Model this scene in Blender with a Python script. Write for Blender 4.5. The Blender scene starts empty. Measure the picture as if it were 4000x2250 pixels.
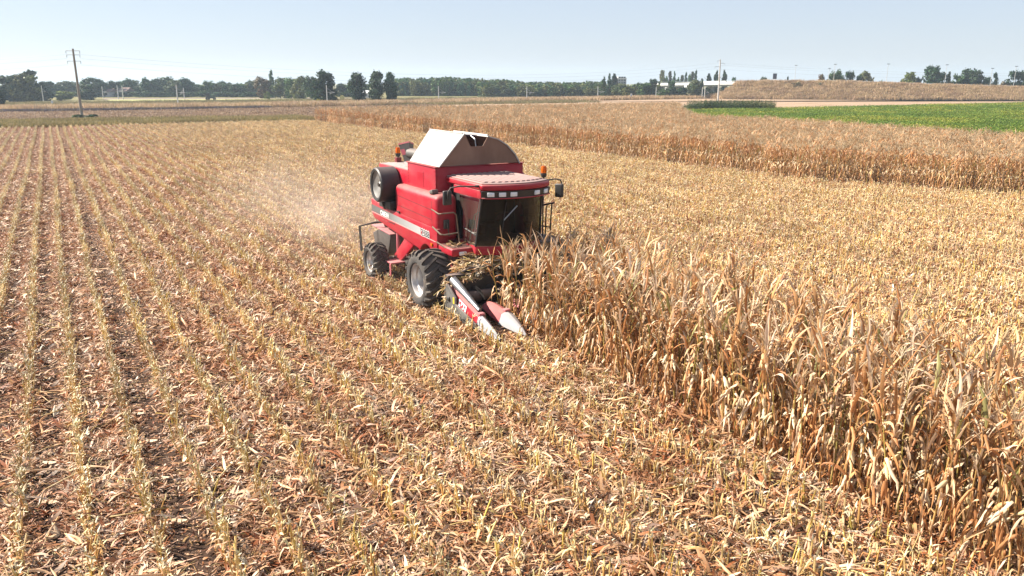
import bpy, bmesh, math, random
import numpy as np
from mathutils import Vector, Matrix, Euler, noise as mnoise

SC = bpy.context.scene
R = math.radians
# ---------------------------------------------------------------- camera, sky, sun, exposure
F, YH, CH = 3100.0, 320.0, 6.2                 # focal length and eye level in pixels of the 4000 px photograph, camera height in m
PITCH = math.atan((1125 - YH) / F)
SP, CP = math.sin(PITCH), math.cos(PITCH)
cd = bpy.data.cameras.new('camera'); cam = bpy.data.objects.new('camera', cd)
SC.collection.objects.link(cam); SC.camera = cam
cam.location = (0, 0, CH); cam.rotation_euler = (math.pi / 2 - PITCH, 0, 0)
cd.sensor_width = 36; cd.lens = F * 36 / 4000; cd.clip_start = 0.1; cd.clip_end = 9000

SUN_EL = R(38); SUN_AZ = math.atan2(-0.98, 0.2)      # azimuth from +Y towards +X
wd = bpy.data.worlds.new('World'); SC.world = wd; wd.use_nodes = True
wn = wd.node_tree; bg = wn.nodes['Background']
sky = wn.nodes.new('ShaderNodeTexSky'); sky.sky_type = 'NISHITA'; sky.sun_disc = False
sky.sun_elevation = SUN_EL; sky.sun_rotation = SUN_AZ; sky.altitude = 0
sky.air_density = 1.0; sky.dust_density = 0.5; sky.ozone_density = 3.0
hz = wn.nodes.new('ShaderNodeMix'); hz.data_type = 'RGBA'; hz.inputs[0].default_value = 0.6; hz.inputs[7].default_value = (5.7, 6.2, 7.4, 1)   # even summer haze in the sky
wn.links.new(sky.outputs[0], hz.inputs[6]); wn.links.new(hz.outputs[2], bg.inputs[0]); bg.inputs[1].default_value = 0.05
sl = bpy.data.lights.new('sun', 'SUN'); sl.energy = 5.0; sl.angle = R(0.5); sl.color = (1.0, 0.925, 0.81)
so = bpy.data.objects.new('sun', sl); SC.collection.objects.link(so)
sdir = Vector((math.sin(SUN_AZ) * math.cos(SUN_EL), math.cos(SUN_AZ) * math.cos(SUN_EL), math.sin(SUN_EL)))
so.rotation_euler = (-sdir).to_track_quat('-Z', 'Y').to_euler(); so.location = (-40, 20, 60)
SC.view_settings.view_transform = 'Standard'; SC.view_settings.look = 'None'
SC.view_settings.exposure = 1.36; SC.view_settings.gamma = 1.0
cy = SC.cycles
cy.max_bounces = 6; cy.diffuse_bounces = 1; cy.glossy_bounces = 3; cy.transmission_bounces = 5
cy.transparent_max_bounces = 6; cy.volume_bounces = 1; cy.use_denoising = True
cy.sample_clamp_indirect = 6
cy.caustics_reflective = False; cy.caustics_refractive = False
cy.volume_step_rate = 1.0; cy.volume_max_steps = 96

# ---------------------------------------------------------------- helpers
rng = np.random.default_rng(7); rnd = random.Random(11)
A = R(29.6)
U = Vector((-math.sin(A), math.cos(A), 0)); W = Vector((math.cos(A), math.sin(A), 0))   # along the rows / across the rows
ROWROT = math.atan2(U.y, U.x)
def sw(s, w, z=0.0): return U * s + W * w + Vector((0, 0, z))
def at(px, py, Y):                             # where the sight line of a photo pixel meets the depth Y
    ux = (px - 2000) / F; v = (py - 1125) / F
    t = Y / (CP - v * SP)
    return Vector((ux * t, Y, CH - (SP + v * CP) * t))
def gnd(px, py, z=0.0):
    ux = (px - 2000) / F; v = (py - 1125) / F
    t = (CH - z) / (SP + v * CP)
    return Vector((ux * t, (CP - v * SP) * t, z))
def pix(P):
    dz = P[2] - CH; d = P[1] * CP - dz * SP
    if d < 0.5: return (-9999, -9999, d)
    return (2000 + F * P[0] / d, 1125 - F * (P[1] * SP + dz * CP) / d, d)
def seen(P, m=260, mb=350, strict=False):
    x, y, d = pix(P); e = 0 if strict else 6500 / max(d, 4)
    return d > 0.5 and -m - e < x < 4000 + m + e and 200 < y < 2250 + mb + e

COL = SC.collection
def link(o, parent=None):
    COL.objects.link(o)
    if parent is not None: o.parent = parent
    return o
def tag(o, label=None, cat=None, group=None, kind=None):
    if label: o['label'] = label
    if cat: o['category'] = cat
    if group: o['group'] = group
    if kind: o['kind'] = kind
    return o
def empty(name, loc=(0, 0, 0), rz=0.0, label=None, cat=None, group=None):
    o = bpy.data.objects.new(name, None); COL.objects.link(o)
    o.empty_display_size = 0.3
    o.location = loc; o.rotation_euler = (0, 0, rz)
    return tag(o, label, cat, group)
def copy_tree(o, parent=None):
    c = o.copy(); COL.objects.link(c); c.parent = parent
    for ch in list(o.children): copy_tree(ch, c)
    return c

class MB:
    """collects shapes; build() links them as one mesh object"""
    def __init__(self): self.v = []; self.f = []; self.m = []; self.c = []; self.mi = 0; self.col = (1, 1, 1)
    def add(self, vs, fs):
        n = len(self.v); self.v += [tuple(p) for p in vs]; self.c += [self.col] * len(vs)
        self.f += [tuple(i + n for i in q) for q in fs]; self.m += [self.mi] * len(fs)
        return self
    def box(self, x0, x1, y0, y1, z0, z1, rot=None, piv=None):
        vs = [Vector((x, y, z)) for x in (x0, x1) for y in (y0, y1) for z in (z0, z1)]
        if rot is not None:
            pv = Vector(piv) if piv is not None else Vector(((x0 + x1) / 2, (y0 + y1) / 2, (z0 + z1) / 2))
            M = Euler(rot).to_matrix(); vs = [M @ (p - pv) + pv for p in vs]
        return self.add(vs, [(0, 1, 3, 2), (4, 6, 7, 5), (0, 4, 5, 1), (2, 3, 7, 6), (0, 2, 6, 4), (1, 5, 7, 3)])
    def prism(self, poly, axis, a, b):
        """poly in the plane across axis: 'y' -> (x,z), 'x' -> (y,z), 'z' -> (x,y)"""
        def P(p, t):
            if axis == 'y': return (p[0], t, p[1])
            if axis == 'x': return (t, p[0], p[1])
            return (p[0], p[1], t)
        n = len(poly); vs = [P(p, a) for p in poly] + [P(p, b) for p in poly]
        fs = [tuple(range(n)), tuple(range(2 * n - 1, n - 1, -1))]
        fs += [(i, i + n, (i + 1) % n + n, (i + 1) % n) for i in range(n)]
        return self.add(vs, fs)
    def tube(self, pts, r, n=8, cap=True):
        pts = [Vector(p) for p in pts]; rs = r if isinstance(r, (list, tuple)) else [r] * len(pts)
        rings = []; prev = None
        for i, p in enumerate(pts):
            d = (pts[min(i + 1, len(pts) - 1)] - pts[max(i - 1, 0)]).normalized()
            if prev is None:
                a = Vector((0, 0, 1)) if abs(d.z) < .9 else Vector((1, 0, 0))
                x = d.cross(a).normalized()
            else: x = (prev - d * prev.dot(d)).normalized()
            prev = x; y = d.cross(x)
            rings.append([p + (x * math.cos(2 * math.pi * k / n) + y * math.sin(2 * math.pi * k / n)) * rs[i] for k in range(n)])
        vs = [q for rg in rings for q in rg]; fs = []
        for i in range(len(pts) - 1):
            for k in range(n):
                fs.append((i * n + k, i * n + (k + 1) % n, (i + 1) * n + (k + 1) % n, (i + 1) * n + k))
        if cap: fs += [tuple(range(n - 1, -1, -1)), tuple(range((len(pts) - 1) * n, len(pts) * n))]
        return self.add(vs, fs)
    def lathe(self, prof, center, axis='y', n=40, closed=False):
        """prof: list of (r, t) with t along the axis"""
        c = Vector(center); vs = []; fs = []
        for r, t in prof:
            for k in range(n):
                a = 2 * math.pi * k / n; p, q = r * math.cos(a), r * math.sin(a)
                vs.append(c + Vector({'y': (p, t, q), 'x': (t, p, q), 'z': (p, q, t)}[axis]))
        m = len(prof)
        for i in range(m - 1 + (1 if closed else 0)):
            j = (i + 1) % m
            for k in range(n):
                fs.append((i * n + k, i * n + (k + 1) % n, j * n + (k + 1) % n, j * n + k))
        return self.add(vs, fs)
    def mesh(self, name, mats, bevel=0, seg=2, smooth=None, attr=False):
        me = bpy.data.meshes.new(name); me.from_pydata(self.v, [], self.f)
        for mm in (mats if isinstance(mats, (list, tuple)) else [mats]): me.materials.append(mm)
        me.polygons.foreach_set('material_index', self.m)
        if attr:
            ca = me.color_attributes.new('tint', 'FLOAT_COLOR', 'POINT')
            arr = np.ones((len(self.v), 4), np.float32); arr[:, :3] = np.array(self.c, np.float32); ca.data.foreach_set('color', arr.ravel())
        bm = bmesh.new(); bm.from_mesh(me)
        if not attr: bmesh.ops.recalc_face_normals(bm, faces=bm.faces)
        if bevel:
            es = [e for e in bm.edges if len(e.link_faces) == 2 and e.calc_face_angle(0) > R(28)]
            bmesh.ops.bevel(bm, geom=es, offset=bevel, segments=seg, profile=.5, affect='EDGES', clamp_overlap=True)
        bm.to_mesh(me); bm.free()
        if smooth is None: smooth = 35 if bevel else 0
        if smooth:
            me.polygons.foreach_set('use_smooth', [True] * len(me.polygons)); me.set_sharp_from_angle(angle=R(smooth))
        me.update(); return me
    def build(self, name, mats, parent=None, bevel=0, seg=2, smooth=None, attr=False):
        o = bpy.data.objects.new(name, self.mesh(name, mats, bevel, seg, smooth, attr)); return link(o, parent)

# ---------------------------------------------------------------- materials
def nodes_of(name):
    m = bpy.data.materials.new(name); m.use_nodes = True
    return m, m.node_tree, m.node_tree.nodes['Principled BSDF']
def N(nt, t, **k):
    n = nt.nodes.new(t)
    for a, b in k.items(): setattr(n, a, b)
    return n
def ramp(nt, stops, src):
    r = N(nt, 'ShaderNodeValToRGB'); e = r.color_ramp.elements
    while len(e) < len(stops): e.new(0.5)
    for i, (p, c) in enumerate(stops): e[i].position = p; e[i].color = (*c, 1)
    nt.links.new(src, r.inputs[0]); return r.outputs[0]
def noise_tex(nt, scale, detail=4, rough=.6, coord='Object', sc=None):
    tc = N(nt, 'ShaderNodeTexCoord') if coord != 'World' else N(nt, 'ShaderNodeNewGeometry')
    src = tc.outputs['Position' if coord == 'World' else coord]
    if sc is not None:
        mp = N(nt, 'ShaderNodeMapping'); mp.inputs['Scale'].default_value = sc; nt.links.new(src, mp.inputs[0]); src = mp.outputs[0]
    n = N(nt, 'ShaderNodeTexNoise'); n.inputs['Scale'].default_value = scale; n.inputs['Detail'].default_value = detail
    n.inputs['Roughness'].default_value = rough; nt.links.new(src, n.inputs['Vector']); return n.outputs[0]
def mix(nt, fac, a, b, mode='MIX'):
    m = N(nt, 'ShaderNodeMix', data_type='RGBA', blend_type=mode)
    for i, x in ((0, fac), (6, a), (7, b)):
        if isinstance(x, (int, float)): m.inputs[i].default_value = x
        elif isinstance(x, tuple): m.inputs[i].default_value = (*x, 1)
        else: nt.links.new(x, m.inputs[i])
    return m.outputs[2]
def mat(name, stops, scale=3.0, rough=.6, metal=0.0, coord='Object', sc=None, bump=0.0, bscale=None, detail=5, spec=None, coat=0, dust=None):
    """noise-mixed colours; dust = (colour, amount) lies on faces that look up"""
    m, nt, b = nodes_of(name)
    if isinstance(stops[0], (int, float)): stops = [(0, tuple(stops)), (1, tuple(stops))]
    c = ramp(nt, stops, noise_tex(nt, scale, detail, .6, coord, sc))
    if dust:
        g = N(nt, 'ShaderNodeNewGeometry'); sx = N(nt, 'ShaderNodeSeparateXYZ'); nt.links.new(g.outputs['Normal'], sx.inputs[0])
        mr = N(nt, 'ShaderNodeMapRange'); mr.inputs[1].default_value = .25; mr.inputs[2].default_value = .95; nt.links.new(sx.outputs[2], mr.inputs[0])
        nz = noise_tex(nt, 2.2, 6, .65)
        r2 = N(nt, 'ShaderNodeMapRange'); r2.inputs[1].default_value = .25; r2.inputs[2].default_value = .7
        r2.inputs[3].default_value = .45; r2.inputs[4].default_value = 1.0; nt.links.new(nz, r2.inputs[0])
        mu = N(nt, 'ShaderNodeMath', operation='MULTIPLY'); nt.links.new(mr.outputs[0], mu.inputs[0]); nt.links.new(r2.outputs[0], mu.inputs[1])
        n3 = noise_tex(nt, 1.3, 7, .7, sc=(1, 1, 2.4))
        r3 = N(nt, 'ShaderNodeMapRange'); r3.inputs[1].default_value = .42; r3.inputs[2].default_value = .75
        r3.inputs[4].default_value = dust[2] if len(dust) > 2 else .18; nt.links.new(n3, r3.inputs[0])
        ad = N(nt, 'ShaderNodeMath', operation='MULTIPLY_ADD'); ad.inputs[1].default_value = dust[1]; ad.use_clamp = True
        nt.links.new(mu.outputs[0], ad.inputs[0]); nt.links.new(r3.outputs[0], ad.inputs[2])
        c = mix(nt, ad.outputs[0], c, dust[0])
        ro = N(nt, 'ShaderNodeMapRange'); ro.inputs[3].default_value = rough; ro.inputs[4].default_value = .9
        nt.links.new(ad.outputs[0], ro.inputs[0]); nt.links.new(ro.outputs[0], b.inputs['Roughness'])
    else: b.inputs['Roughness'].default_value = rough
    nt.links.new(c, b.inputs['Base Color']); b.inputs['Metallic'].default_value = metal
    if spec is not None: b.inputs['Specular IOR Level'].default_value = spec
    if coat: b.inputs['Coat Weight'].default_value = coat
    if bump:
        bp = N(nt, 'ShaderNodeBump'); bp.inputs['Strength'].default_value = bump; bp.inputs['Distance'].default_value = .05
        nt.links.new(noise_tex(nt, bscale or scale * 4, 6, .65, coord, sc), bp.inputs['Height']); nt.links.new(bp.outputs[0], b.inputs['Normal'])
    return m
def plant_mat(name, trans=.3, vary=.35, patch=None, pscale=.25, rough=.55, spec=.25):
    """colour from the mesh's own tint, shifted per plant and in soft patches over the field; thin and part translucent"""
    m, nt, b = nodes_of(name)
    at_ = N(nt, 'ShaderNodeAttribute', attribute_name='tint'); oi = N(nt, 'ShaderNodeObjectInfo')
    mr = N(nt, 'ShaderNodeMapRange'); mr.inputs[3].default_value = 1 - vary; mr.inputs[4].default_value = 1 + vary * .55
    nt.links.new(oi.outputs['Random'], mr.inputs[0])
    cc = N(nt, 'ShaderNodeCombineColor'); [nt.links.new(mr.outputs[0], cc.inputs[i]) for i in range(3)]
    c = mix(nt, 1.0, at_.outputs['Color'], cc.outputs[0], 'MULTIPLY')
    if patch:
        nz = noise_tex(nt, pscale, 4, .6, 'World')
        c = mix(nt, 1.0, c, ramp(nt, patch, nz), 'MULTIPLY')
    nt.links.new(c, b.inputs['Base Color']); b.inputs['Roughness'].default_value = rough
    b.inputs['Specular IOR Level'].default_value = spec
    if trans:
        tr = N(nt, 'ShaderNodeBsdfTranslucent'); nt.links.new(c, tr.inputs[0])
        ms = N(nt, 'ShaderNodeMixShader'); ms.inputs[0].default_value = trans
        nt.links.new(b.outputs[0], ms.inputs[1]); nt.links.new(tr.outputs[0], ms.inputs[2])
        nt.links.new(ms.outputs[0], nt.nodes['Material Output'].inputs[0])
    return m

# ---------------------------------------------------------------- scattering of uncountable cover
_src = {}
def source(name, me_list):
    c = bpy.data.collections.new(name)
    for i, me in enumerate(me_list):
        o = bpy.data.objects.new('%s_%02d' % (name, i), me); c.objects.link(o)
    return c
def scatter(name, pts, rots, scl, idx, coll, label, cat, kind='stuff'):
    pts = np.asarray(pts, np.float32); n = len(pts)
    me = bpy.data.meshes.new(name); me.from_pydata(pts.tolist(), [], [])
    a = me.attributes.new('rot', 'FLOAT_VECTOR', 'POINT'); a.data.foreach_set('vector', np.asarray(rots, np.float32).ravel())
    a = me.attributes.new('scl', 'FLOAT_VECTOR', 'POINT')
    s = np.asarray(scl, np.float32); s = np.repeat(s[:, None], 3, 1) if s.ndim == 1 else s; a.data.foreach_set('vector', s.ravel())
    a = me.attributes.new('idx', 'INT', 'POINT'); a.data.foreach_set('value', np.asarray(idx, np.int32))
    o = link(bpy.data.objects.new(name, me)); tag(o, label, cat, None, kind)
    g = bpy.data.node_groups.new(name + '_cover', 'GeometryNodeTree')
    g.interface.new_socket('Geometry', in_out='INPUT', socket_type='NodeSocketGeometry')
    g.interface.new_socket('Geometry', in_out='OUTPUT', socket_type='NodeSocketGeometry')
    gi = g.nodes.new('NodeGroupInput'); go = g.nodes.new('NodeGroupOutput')
    ci = g.nodes.new('GeometryNodeCollectionInfo'); ci.inputs['Collection'].default_value = coll
    ci.inputs['Separate Children'].default_value = True; ci.inputs['Reset Children'].default_value = True
    ip = g.nodes.new('GeometryNodeInstanceOnPoints'); ip.inputs['Pick Instance'].default_value = True
    def na(t, nm):
        x = g.nodes.new('GeometryNodeInputNamedAttribute'); x.data_type = t; x.inputs[0].default_value = nm; return x.outputs[0]
    g.links.new(gi.outputs[0], ip.inputs['Points']); g.links.new(ci.outputs[0], ip.inputs['Instance'])
    g.links.new(na('INT', 'idx'), ip.inputs['Instance Index']); g.links.new(na('FLOAT_VECTOR', 'scl'), ip.inputs['Scale'])
    e2r = g.nodes.new('FunctionNodeEulerToRotation'); g.links.new(na('FLOAT_VECTOR', 'rot'), e2r.inputs[0]); g.links.new(e2r.outputs[0], ip.inputs['Rotation'])
    g.links.new(ip.outputs[0], go.inputs[0])
    md = o.modifiers.new('cover', 'NODES'); md.node_group = g
    return o

# ---------------------------------------------------------------- ground and fields
def sheet(name, poly, z, m, kind='structure'):
    me = bpy.data.meshes.new(name); me.from_pydata([(p[0], p[1], z) for p in poly], [], [tuple(range(len(poly)))])
    me.materials.append(m); me.update()
    if me.polygons[0].normal.z < 0: me.flip_normals()
    o = link(bpy.data.objects.new(name, me)); o['kind'] = kind; return o
def swpoly(*q): return [sw(s, w) for s, w in q]
M_ground = mat('meadow_soil', [(.3, (.13, .13, .05)), (.5, (.2, .17, .08)), (.7, (.17, .17, .07))], .02, .95, coord='World', spec=.1)
M_soil = mat('field_soil', [(.3, (.03, .018, .013)), (.5, (.06, .035, .024)), (.7, (.1, .06, .04))], 3.0, .95, coord='World', bump=.6, bscale=14, spec=.1)
M_plough = mat('ploughed', [(.3, (.12, .075, .05)), (.5, (.22, .148, .1)), (.7, (.33, .235, .16))], .35, .95, coord='World', sc=(1, 1.6, 1), bump=.5, bscale=5, spec=.1, detail=8)
M_tan = mat('dry_field', [(.3, (.29, .19, .12)), (.5, (.34, .235, .155)), (.7, (.38, .27, .18))], .12, .95, coord='World', bump=.3, bscale=6, spec=.1, detail=8)
M_mead = mat('meadow', [(.3, (.14, .13, .05)), (.5, (.19, .165, .07)), (.72, (.25, .2, .1))], .09, .95, coord='World', bump=.4, bscale=4, spec=.1, detail=8)
M_pale = mat('mown_meadow', [(.35, (.3, .31, .12)), (.55, (.38, .37, .16)), (.7, (.33, .33, .15))], .06, .95, coord='World', spec=.1, detail=6)
M_lav = mat('fallow_strip', [(.3, (.2, .15, .14)), (.7, (.27, .2, .18))], .1, .95, coord='World', spec=.1)
sheet('ground', [(-2600, -300), (2600, -300), (2600, 2600), (-2600, 2600)], 0, M_ground)
sheet('stubble_field', swpoly((-30, -160), (131, -160), (131, 400), (-30, 400)), .004, M_soil)
sheet('verge', swpoly((131, -160), (157, -160), (146, 38), (131, 38)), .004, M_mead)
sheet('ploughed_field', swpoly((157, -160), (208, -160), (200, 22), (204, 60), (212, 92), (131, 92), (131, 38), (146, 38)), .008, M_plough)
sheet('dry_field', swpoly((131, 92), (212, 92), (223, 130), (231, 180), (236, 225), (222, 235), (187, 252), (156, 291), (100, 380), (100, 500), (131, 300)), .012, M_tan)
sheet('mown_meadow', swpoly((296, 18), (286, 70), (285, 110), (300, 110), (318, 70), (330, 18)), .008, M_pale)
sheet('fallow_strip', swpoly((318, 71), (301, 112), (312, 112), (334, 71), (352, 18), (331, 18)), .008, M_lav)

# ---------------------------------------------------------------- leaf-quad clouds
def quads(P, Nrm, size, cols, mats, name, aspect=.7, roll=True):
    """many small leaf-clump quads at points P facing about Nrm"""
    n = len(P); r = rng.normal(size=(n, 3)); r /= np.linalg.norm(r, axis=1)[:, None]
    Nn = Nrm + r * .9; Nn /= np.linalg.norm(Nn, axis=1)[:, None]
    t = rng.normal(size=(n, 3)); a = np.cross(Nn, t); a /= np.linalg.norm(a, axis=1)[:, None]; b = np.cross(Nn, a)
    s = size[:, None]
    V = np.stack([P - a * s, P - b * s * aspect, P + a * s, P + b * s * aspect], 1).reshape(-1, 3)
    me = bpy.data.meshes.new(name); me.vertices.add(4 * n); me.vertices.foreach_set('co', V.astype(np.float32).ravel())
    me.loops.add(4 * n); me.loops.foreach_set('vertex_index', np.arange(4 * n, dtype=np.int32))
    me.polygons.add(n); me.polygons.foreach_set('loop_start', np.arange(0, 4 * n, 4, dtype=np.int32))
    me.materials.append(mats); me.update(calc_edges=True)
    ca = me.color_attributes.new('tint', 'FLOAT_COLOR', 'POINT')
    arr = np.ones((4 * n, 4), np.float32); arr[:, :3] = np.repeat(cols, 4, 0); ca.data.foreach_set('color', arr.ravel())
    return me
M_leaf = plant_mat('tree_leaves', trans=.22, vary=.3, rough=.6, spec=.2)
M_bark = mat('bark', [(.3, (.07, .05, .035)), (.7, (.16, .12, .09))], 6, .9, bump=.4, spec=.1)
def crown_mesh(name, kind, col, n=1500, q=.05):
    """a unit-height crown (z 0..1, half-width about .5) of leaf clumps gathered in uneven boughs"""
    lobes = []
    if kind == 'round':
        for _ in range(48):
            z = rnd.uniform(.04, .93); k = math.sqrt(max(.25, 1 - ((z - .46) / .56) ** 2)); a = rnd.uniform(0, 6.28); d = k * .33 * math.sqrt(rnd.random())
            lobes.append((math.cos(a) * d, math.sin(a) * d, z, rnd.uniform(.09, .17)))
    elif kind == 'column':
        for _ in range(24):
            z = rnd.uniform(.05, .96); k = (1 - z) ** .55 * min(1, z * 5 + .5); a = rnd.uniform(0, 6.28); d = k * .26 * math.sqrt(rnd.random())
            lobes.append((math.cos(a) * d, math.sin(a) * d, z, .05 + .12 * k))
    elif kind == 'cone':
        for _ in range(28):
            z = rnd.uniform(.04, .95); k = (1 - z) ** .8; a = rnd.uniform(0, 6.28); d = k * .4 * math.sqrt(rnd.random())
            lobes.append((math.cos(a) * d, math.sin(a) * d, z, .05 + .12 * k))
    elif kind == 'cypress':
        for _ in range(52):
            z = rnd.uniform(.04, .97); k = min(1, .55 + z * .9) * (1 if z < .75 else (1 - z) * 2.4 + .4); a = rnd.uniform(0, 6.28); d = k * .3 * math.sqrt(rnd.random())
            lobes.append((math.cos(a) * d, math.sin(a) * d, z, .11 + .07 * k))
    else:   # bush
        for _ in range(18):
            z = rnd.uniform(.1, .8); k = math.sqrt(max(.05, 1 - (z / .95) ** 2)); a = rnd.uniform(0, 6.28); d = k * .38 * math.sqrt(rnd.random())
            lobes.append((math.cos(a) * d, math.sin(a) * d, z, rnd.uniform(.1, .2)))
    L = np.array(lobes); li = rng.integers(0, len(L), n)
    d = rng.normal(size=(n, 3)); d /= np.linalg.norm(d, axis=1)[:, None]
    rr = rng.random(n) ** .45
    P = L[li, :3] + d * (L[li, 3] * rr)[:, None]
    P += rng.normal(size=(n, 3)) * .012
    P[:, 2] = np.clip(P[:, 2], .01, None)
    lt = rng.uniform(.75, 1.25, len(L)); hue = rng.normal(0, .06, (len(L), 3))
    cols = np.array(col)[None] * (lt[li] * rng.uniform(.75, 1.25, n))[:, None] * (1 + hue[li])
    return quads(P, d * .6 + (P - np.array([0, 0, .45])), rng.uniform(.6, 1.3, n) * q, np.clip(cols, .004, 1), M_leaf, name)
def trunk_mesh():
    mb = MB(); mb.tube([(0, 0, -.05), (.01, 0, .3), (.0, .015, .62), (.01, 0, .85)], [.03, .024, .014, .005], 7)
    for k in range(6):
        a = rnd.uniform(0, 6.28); z = rnd.uniform(.25, .6); l = rnd.uniform(.15, .3)
        mb.tube([(0, 0, z), (math.cos(a) * l * .5, math.sin(a) * l * .5, z + l * .35), (math.cos(a) * l, math.sin(a) * l, z + l * .9)], [.012, .007, .002], 5)
    return mb.mesh('trunk', M_bark, smooth=60)
TRUNKS = [trunk_mesh() for _ in range(3)]
G_dark = (.03, .06, .02); G_mid = (.06, .11, .026); G_olive = (.11, .12, .035); G_light = (.14, .17, .04); G_grey = (.1, .125, .055); G_brown = (.14, .1, .045); G_blue = (.045, .095, .04); G_yel = (.3, .28, .04)
_crowns = {}
def crown(kind, col, k):
    key = (kind, col, k)
    if key not in _crowns: _crowns[key] = crown_mesh('crown', kind, col, 3200 if kind in ('round', 'cypress') else 1500, .042 if kind != 'bush' else .06)
    return _crowns[key]
def tree(name, px, ytop, wpx, Y, kind, col, label, cat='tree', group=None, base=None, deep=1.0):
    """a tree whose crown top, width and foot stand where the photo shows them, at depth Y"""
    g = at(px, 400, Y); z0 = 0.0 if base is None else base
    z1 = at(px, ytop, Y).z; hgt = max(1.0, z1 - z0); wid = wpx / F * (Y * CP) * (1.5 if kind == 'column' else 1.3)
    t = empty(name, (g.x, Y, z0), rnd.uniform(0, 6.28), label, cat, group)
    bush = kind == 'bush'
    c = bpy.data.objects.new('crown', crown(kind, col, rnd.randrange(2))); link(c, t)
    lift = 0.0 if bush or kind in ('cypress', 'cone') else .02
    c.location = (0, 0, hgt * lift); c.scale = (wid, wid * deep, hgt * (1 - lift) * 1.0)
    tr = bpy.data.objects.new('stem' if bush else 'trunk', rnd.choice(TRUNKS)); link(tr, t); tr.scale = (hgt * .9, hgt * .9, hgt * .95)
    return t
# the near trees and clumps one can tell apart
T = tree
T('broadleaf_tree', 20, 292, 150, 262, 'round', G_dark, 'dark broadleaf tree at the very edge of the wood left of the power pole')
T('broadleaf_tree', 62, 305, 110, 282, 'round', G_blue, 'dark green tree rising behind the pale willow left of the pole')
T('willow_tree', 96, 284, 118, 262, 'round', G_olive, 'pale olive willow with drooping round crown in front of the dark conifer')
T('conifer_tree', 130, 272, 150, 276, 'cone', G_dark, 'tall dark pointed conifer behind the pale willow left of the pole')
T('conifer_tree', 172, 316, 70, 280, 'cone', G_dark, 'lower dark conifer on the sloping shoulder between tall conifer and bright bush')
T('shrub', 0, 342, 50, 200, 'bush', G_dark, 'almost black bush cut by the left edge at the end of the fallow ditch', 'shrub')
T('shrub', 254, 352, 66, 284, 'bush', G_light, 'bright green round bush just left of the tilted power pole', 'shrub')
T('broadleaf_tree', 348, 330, 84, 292, 'round', G_dark, 'dark rounded tree directly right of the tilted power pole')
T('broadleaf_tree', 372, 303, 100, 345, 'round', G_blue, 'taller hazy green tree behind the dark rounded tree beside the pole')
T('broadleaf_tree', 420, 316, 62, 350, 'round', G_blue, 'small hazy tree above the red roofed farmhouse')
T('broadleaf_tree', 1218, 300, 60, 300, 'round', G_mid, 'mid green tree just left of the large ivy dark tree near the railway')
T('broadleaf_tree', 1172, 296, 74, 310, 'round', G_olive, 'brownish olive tree in the belt between the tall poplar and the large dark tree')
T('broadleaf_tree', 1140, 304, 60, 315, 'round', G_mid, 'slim mid green tree left of the brownish olive tree')
T('poplar_tree', 1066, 276, 36, 330, 'column', G_blue, 'lone tall poplar topping the belt of brownish trees left of centre')
T('broadleaf_tree', 1030, 303, 66, 320, 'round', G_brown, 'brownish thin tree at the left foot of the lone tall poplar')
T('broadleaf_tree', 1098, 307, 62, 318, 'round', G_grey, 'grey green tree at the right foot of the lone tall poplar')
T('shrub', 1046, 352, 24, 300, 'bush', G_light, 'small light green bush in front of the brownish thin tree', 'shrub')
T('broadleaf_tree', 1268, 278, 100, 236, 'round', G_dark, 'large dark tree standing alone at the railway, biggest near tree')
T('broadleaf_tree', 1290, 322, 60, 237, 'round', G_dark, 'lower dark tree leaning on the right side of the large railway tree')
T('shrub', 1242, 384, 22, 228, 'bush', G_yel, 'yellow flowering bush at the foot of the large railway tree', 'shrub')
T('cypress_tree', 1398, 291, 72, 246, 'cypress', G_dark, 'dark shaggy cypress standing alone right of the large railway tree')
T('cypress_tree', 1476, 288, 72, 240, 'cypress', G_dark, 'dark shaggy cypress, left and broader one of the touching pair')
T('cypress_tree', 1530, 290, 56, 243, 'cypress', G_blue, 'dark shaggy cypress, right and slimmer one of the touching pair')
T('poplar_tree', 2378, 288, 34, 345, 'column', G_blue, 'tall poplar left of the grey tower block')
T('poplar_tree', 2398, 280, 36, 348, 'column', G_dark, 'tallest dark poplar touching the grey tower block')
T('poplar_tree', 2356, 300, 34, 342, 'column', G_mid, 'shorter poplar at the left end of the group by the tower block')
T('broadleaf_tree', 2420, 328, 74, 318, 'round', G_grey, 'pale grey green tree in front of the grey tower block')
T('broadleaf_tree', 2460, 338, 60, 312, 'round', G_olive, 'olive tree right of the tower block behind the white boundary sign')
T('broadleaf_tree', 2512, 323, 72, 330, 'round', G_mid, 'mid green tree between tower block and the left bridge end')
T('broadleaf_tree', 2546, 310, 44, 332, 'round', G_blue, 'bluish tree at the left end of the concrete bridge')
T('poplar_tree', 2582, 273, 38, 440, 'column', G_olive, 'tall light poplar at the left end of the poplar row behind the bridge')
for i, (x, yt) in enumerate([(2600, 284), (2612, 276), (2630, 279), (2645, 290), (2660, 292), (2674, 284), (2688, 273), (2700, 278), (2712, 276)]):
    T('poplar_tree', x, yt, 24, 445 + 5 * (i % 3), 'column', (G_mid, G_olive, G_blue)[i % 3], 'green poplar in the close row rising behind the concrete bridge', group='poplars behind the bridge')
for x, yt, l in [(2764, 280, 'dark broad poplar left of three behind the bridge by the upright pole'), (2792, 274, 'dark pointed poplar, middle of three behind the bridge by the pole'), (2824, 272, 'slim dark poplar partly hidden behind the upright power pole')]:
    T('poplar_tree', x, yt, 30, 400, 'column', G_dark, l)
T('broadleaf_tree', 2570, 318, 26, 322, 'column', G_light, 'bright yellow green tree in front of the left bridge span')
T('broadleaf_tree', 2620, 314, 50, 318, 'round', G_dark, 'dark tree hiding the middle of the bridge left span')
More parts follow.
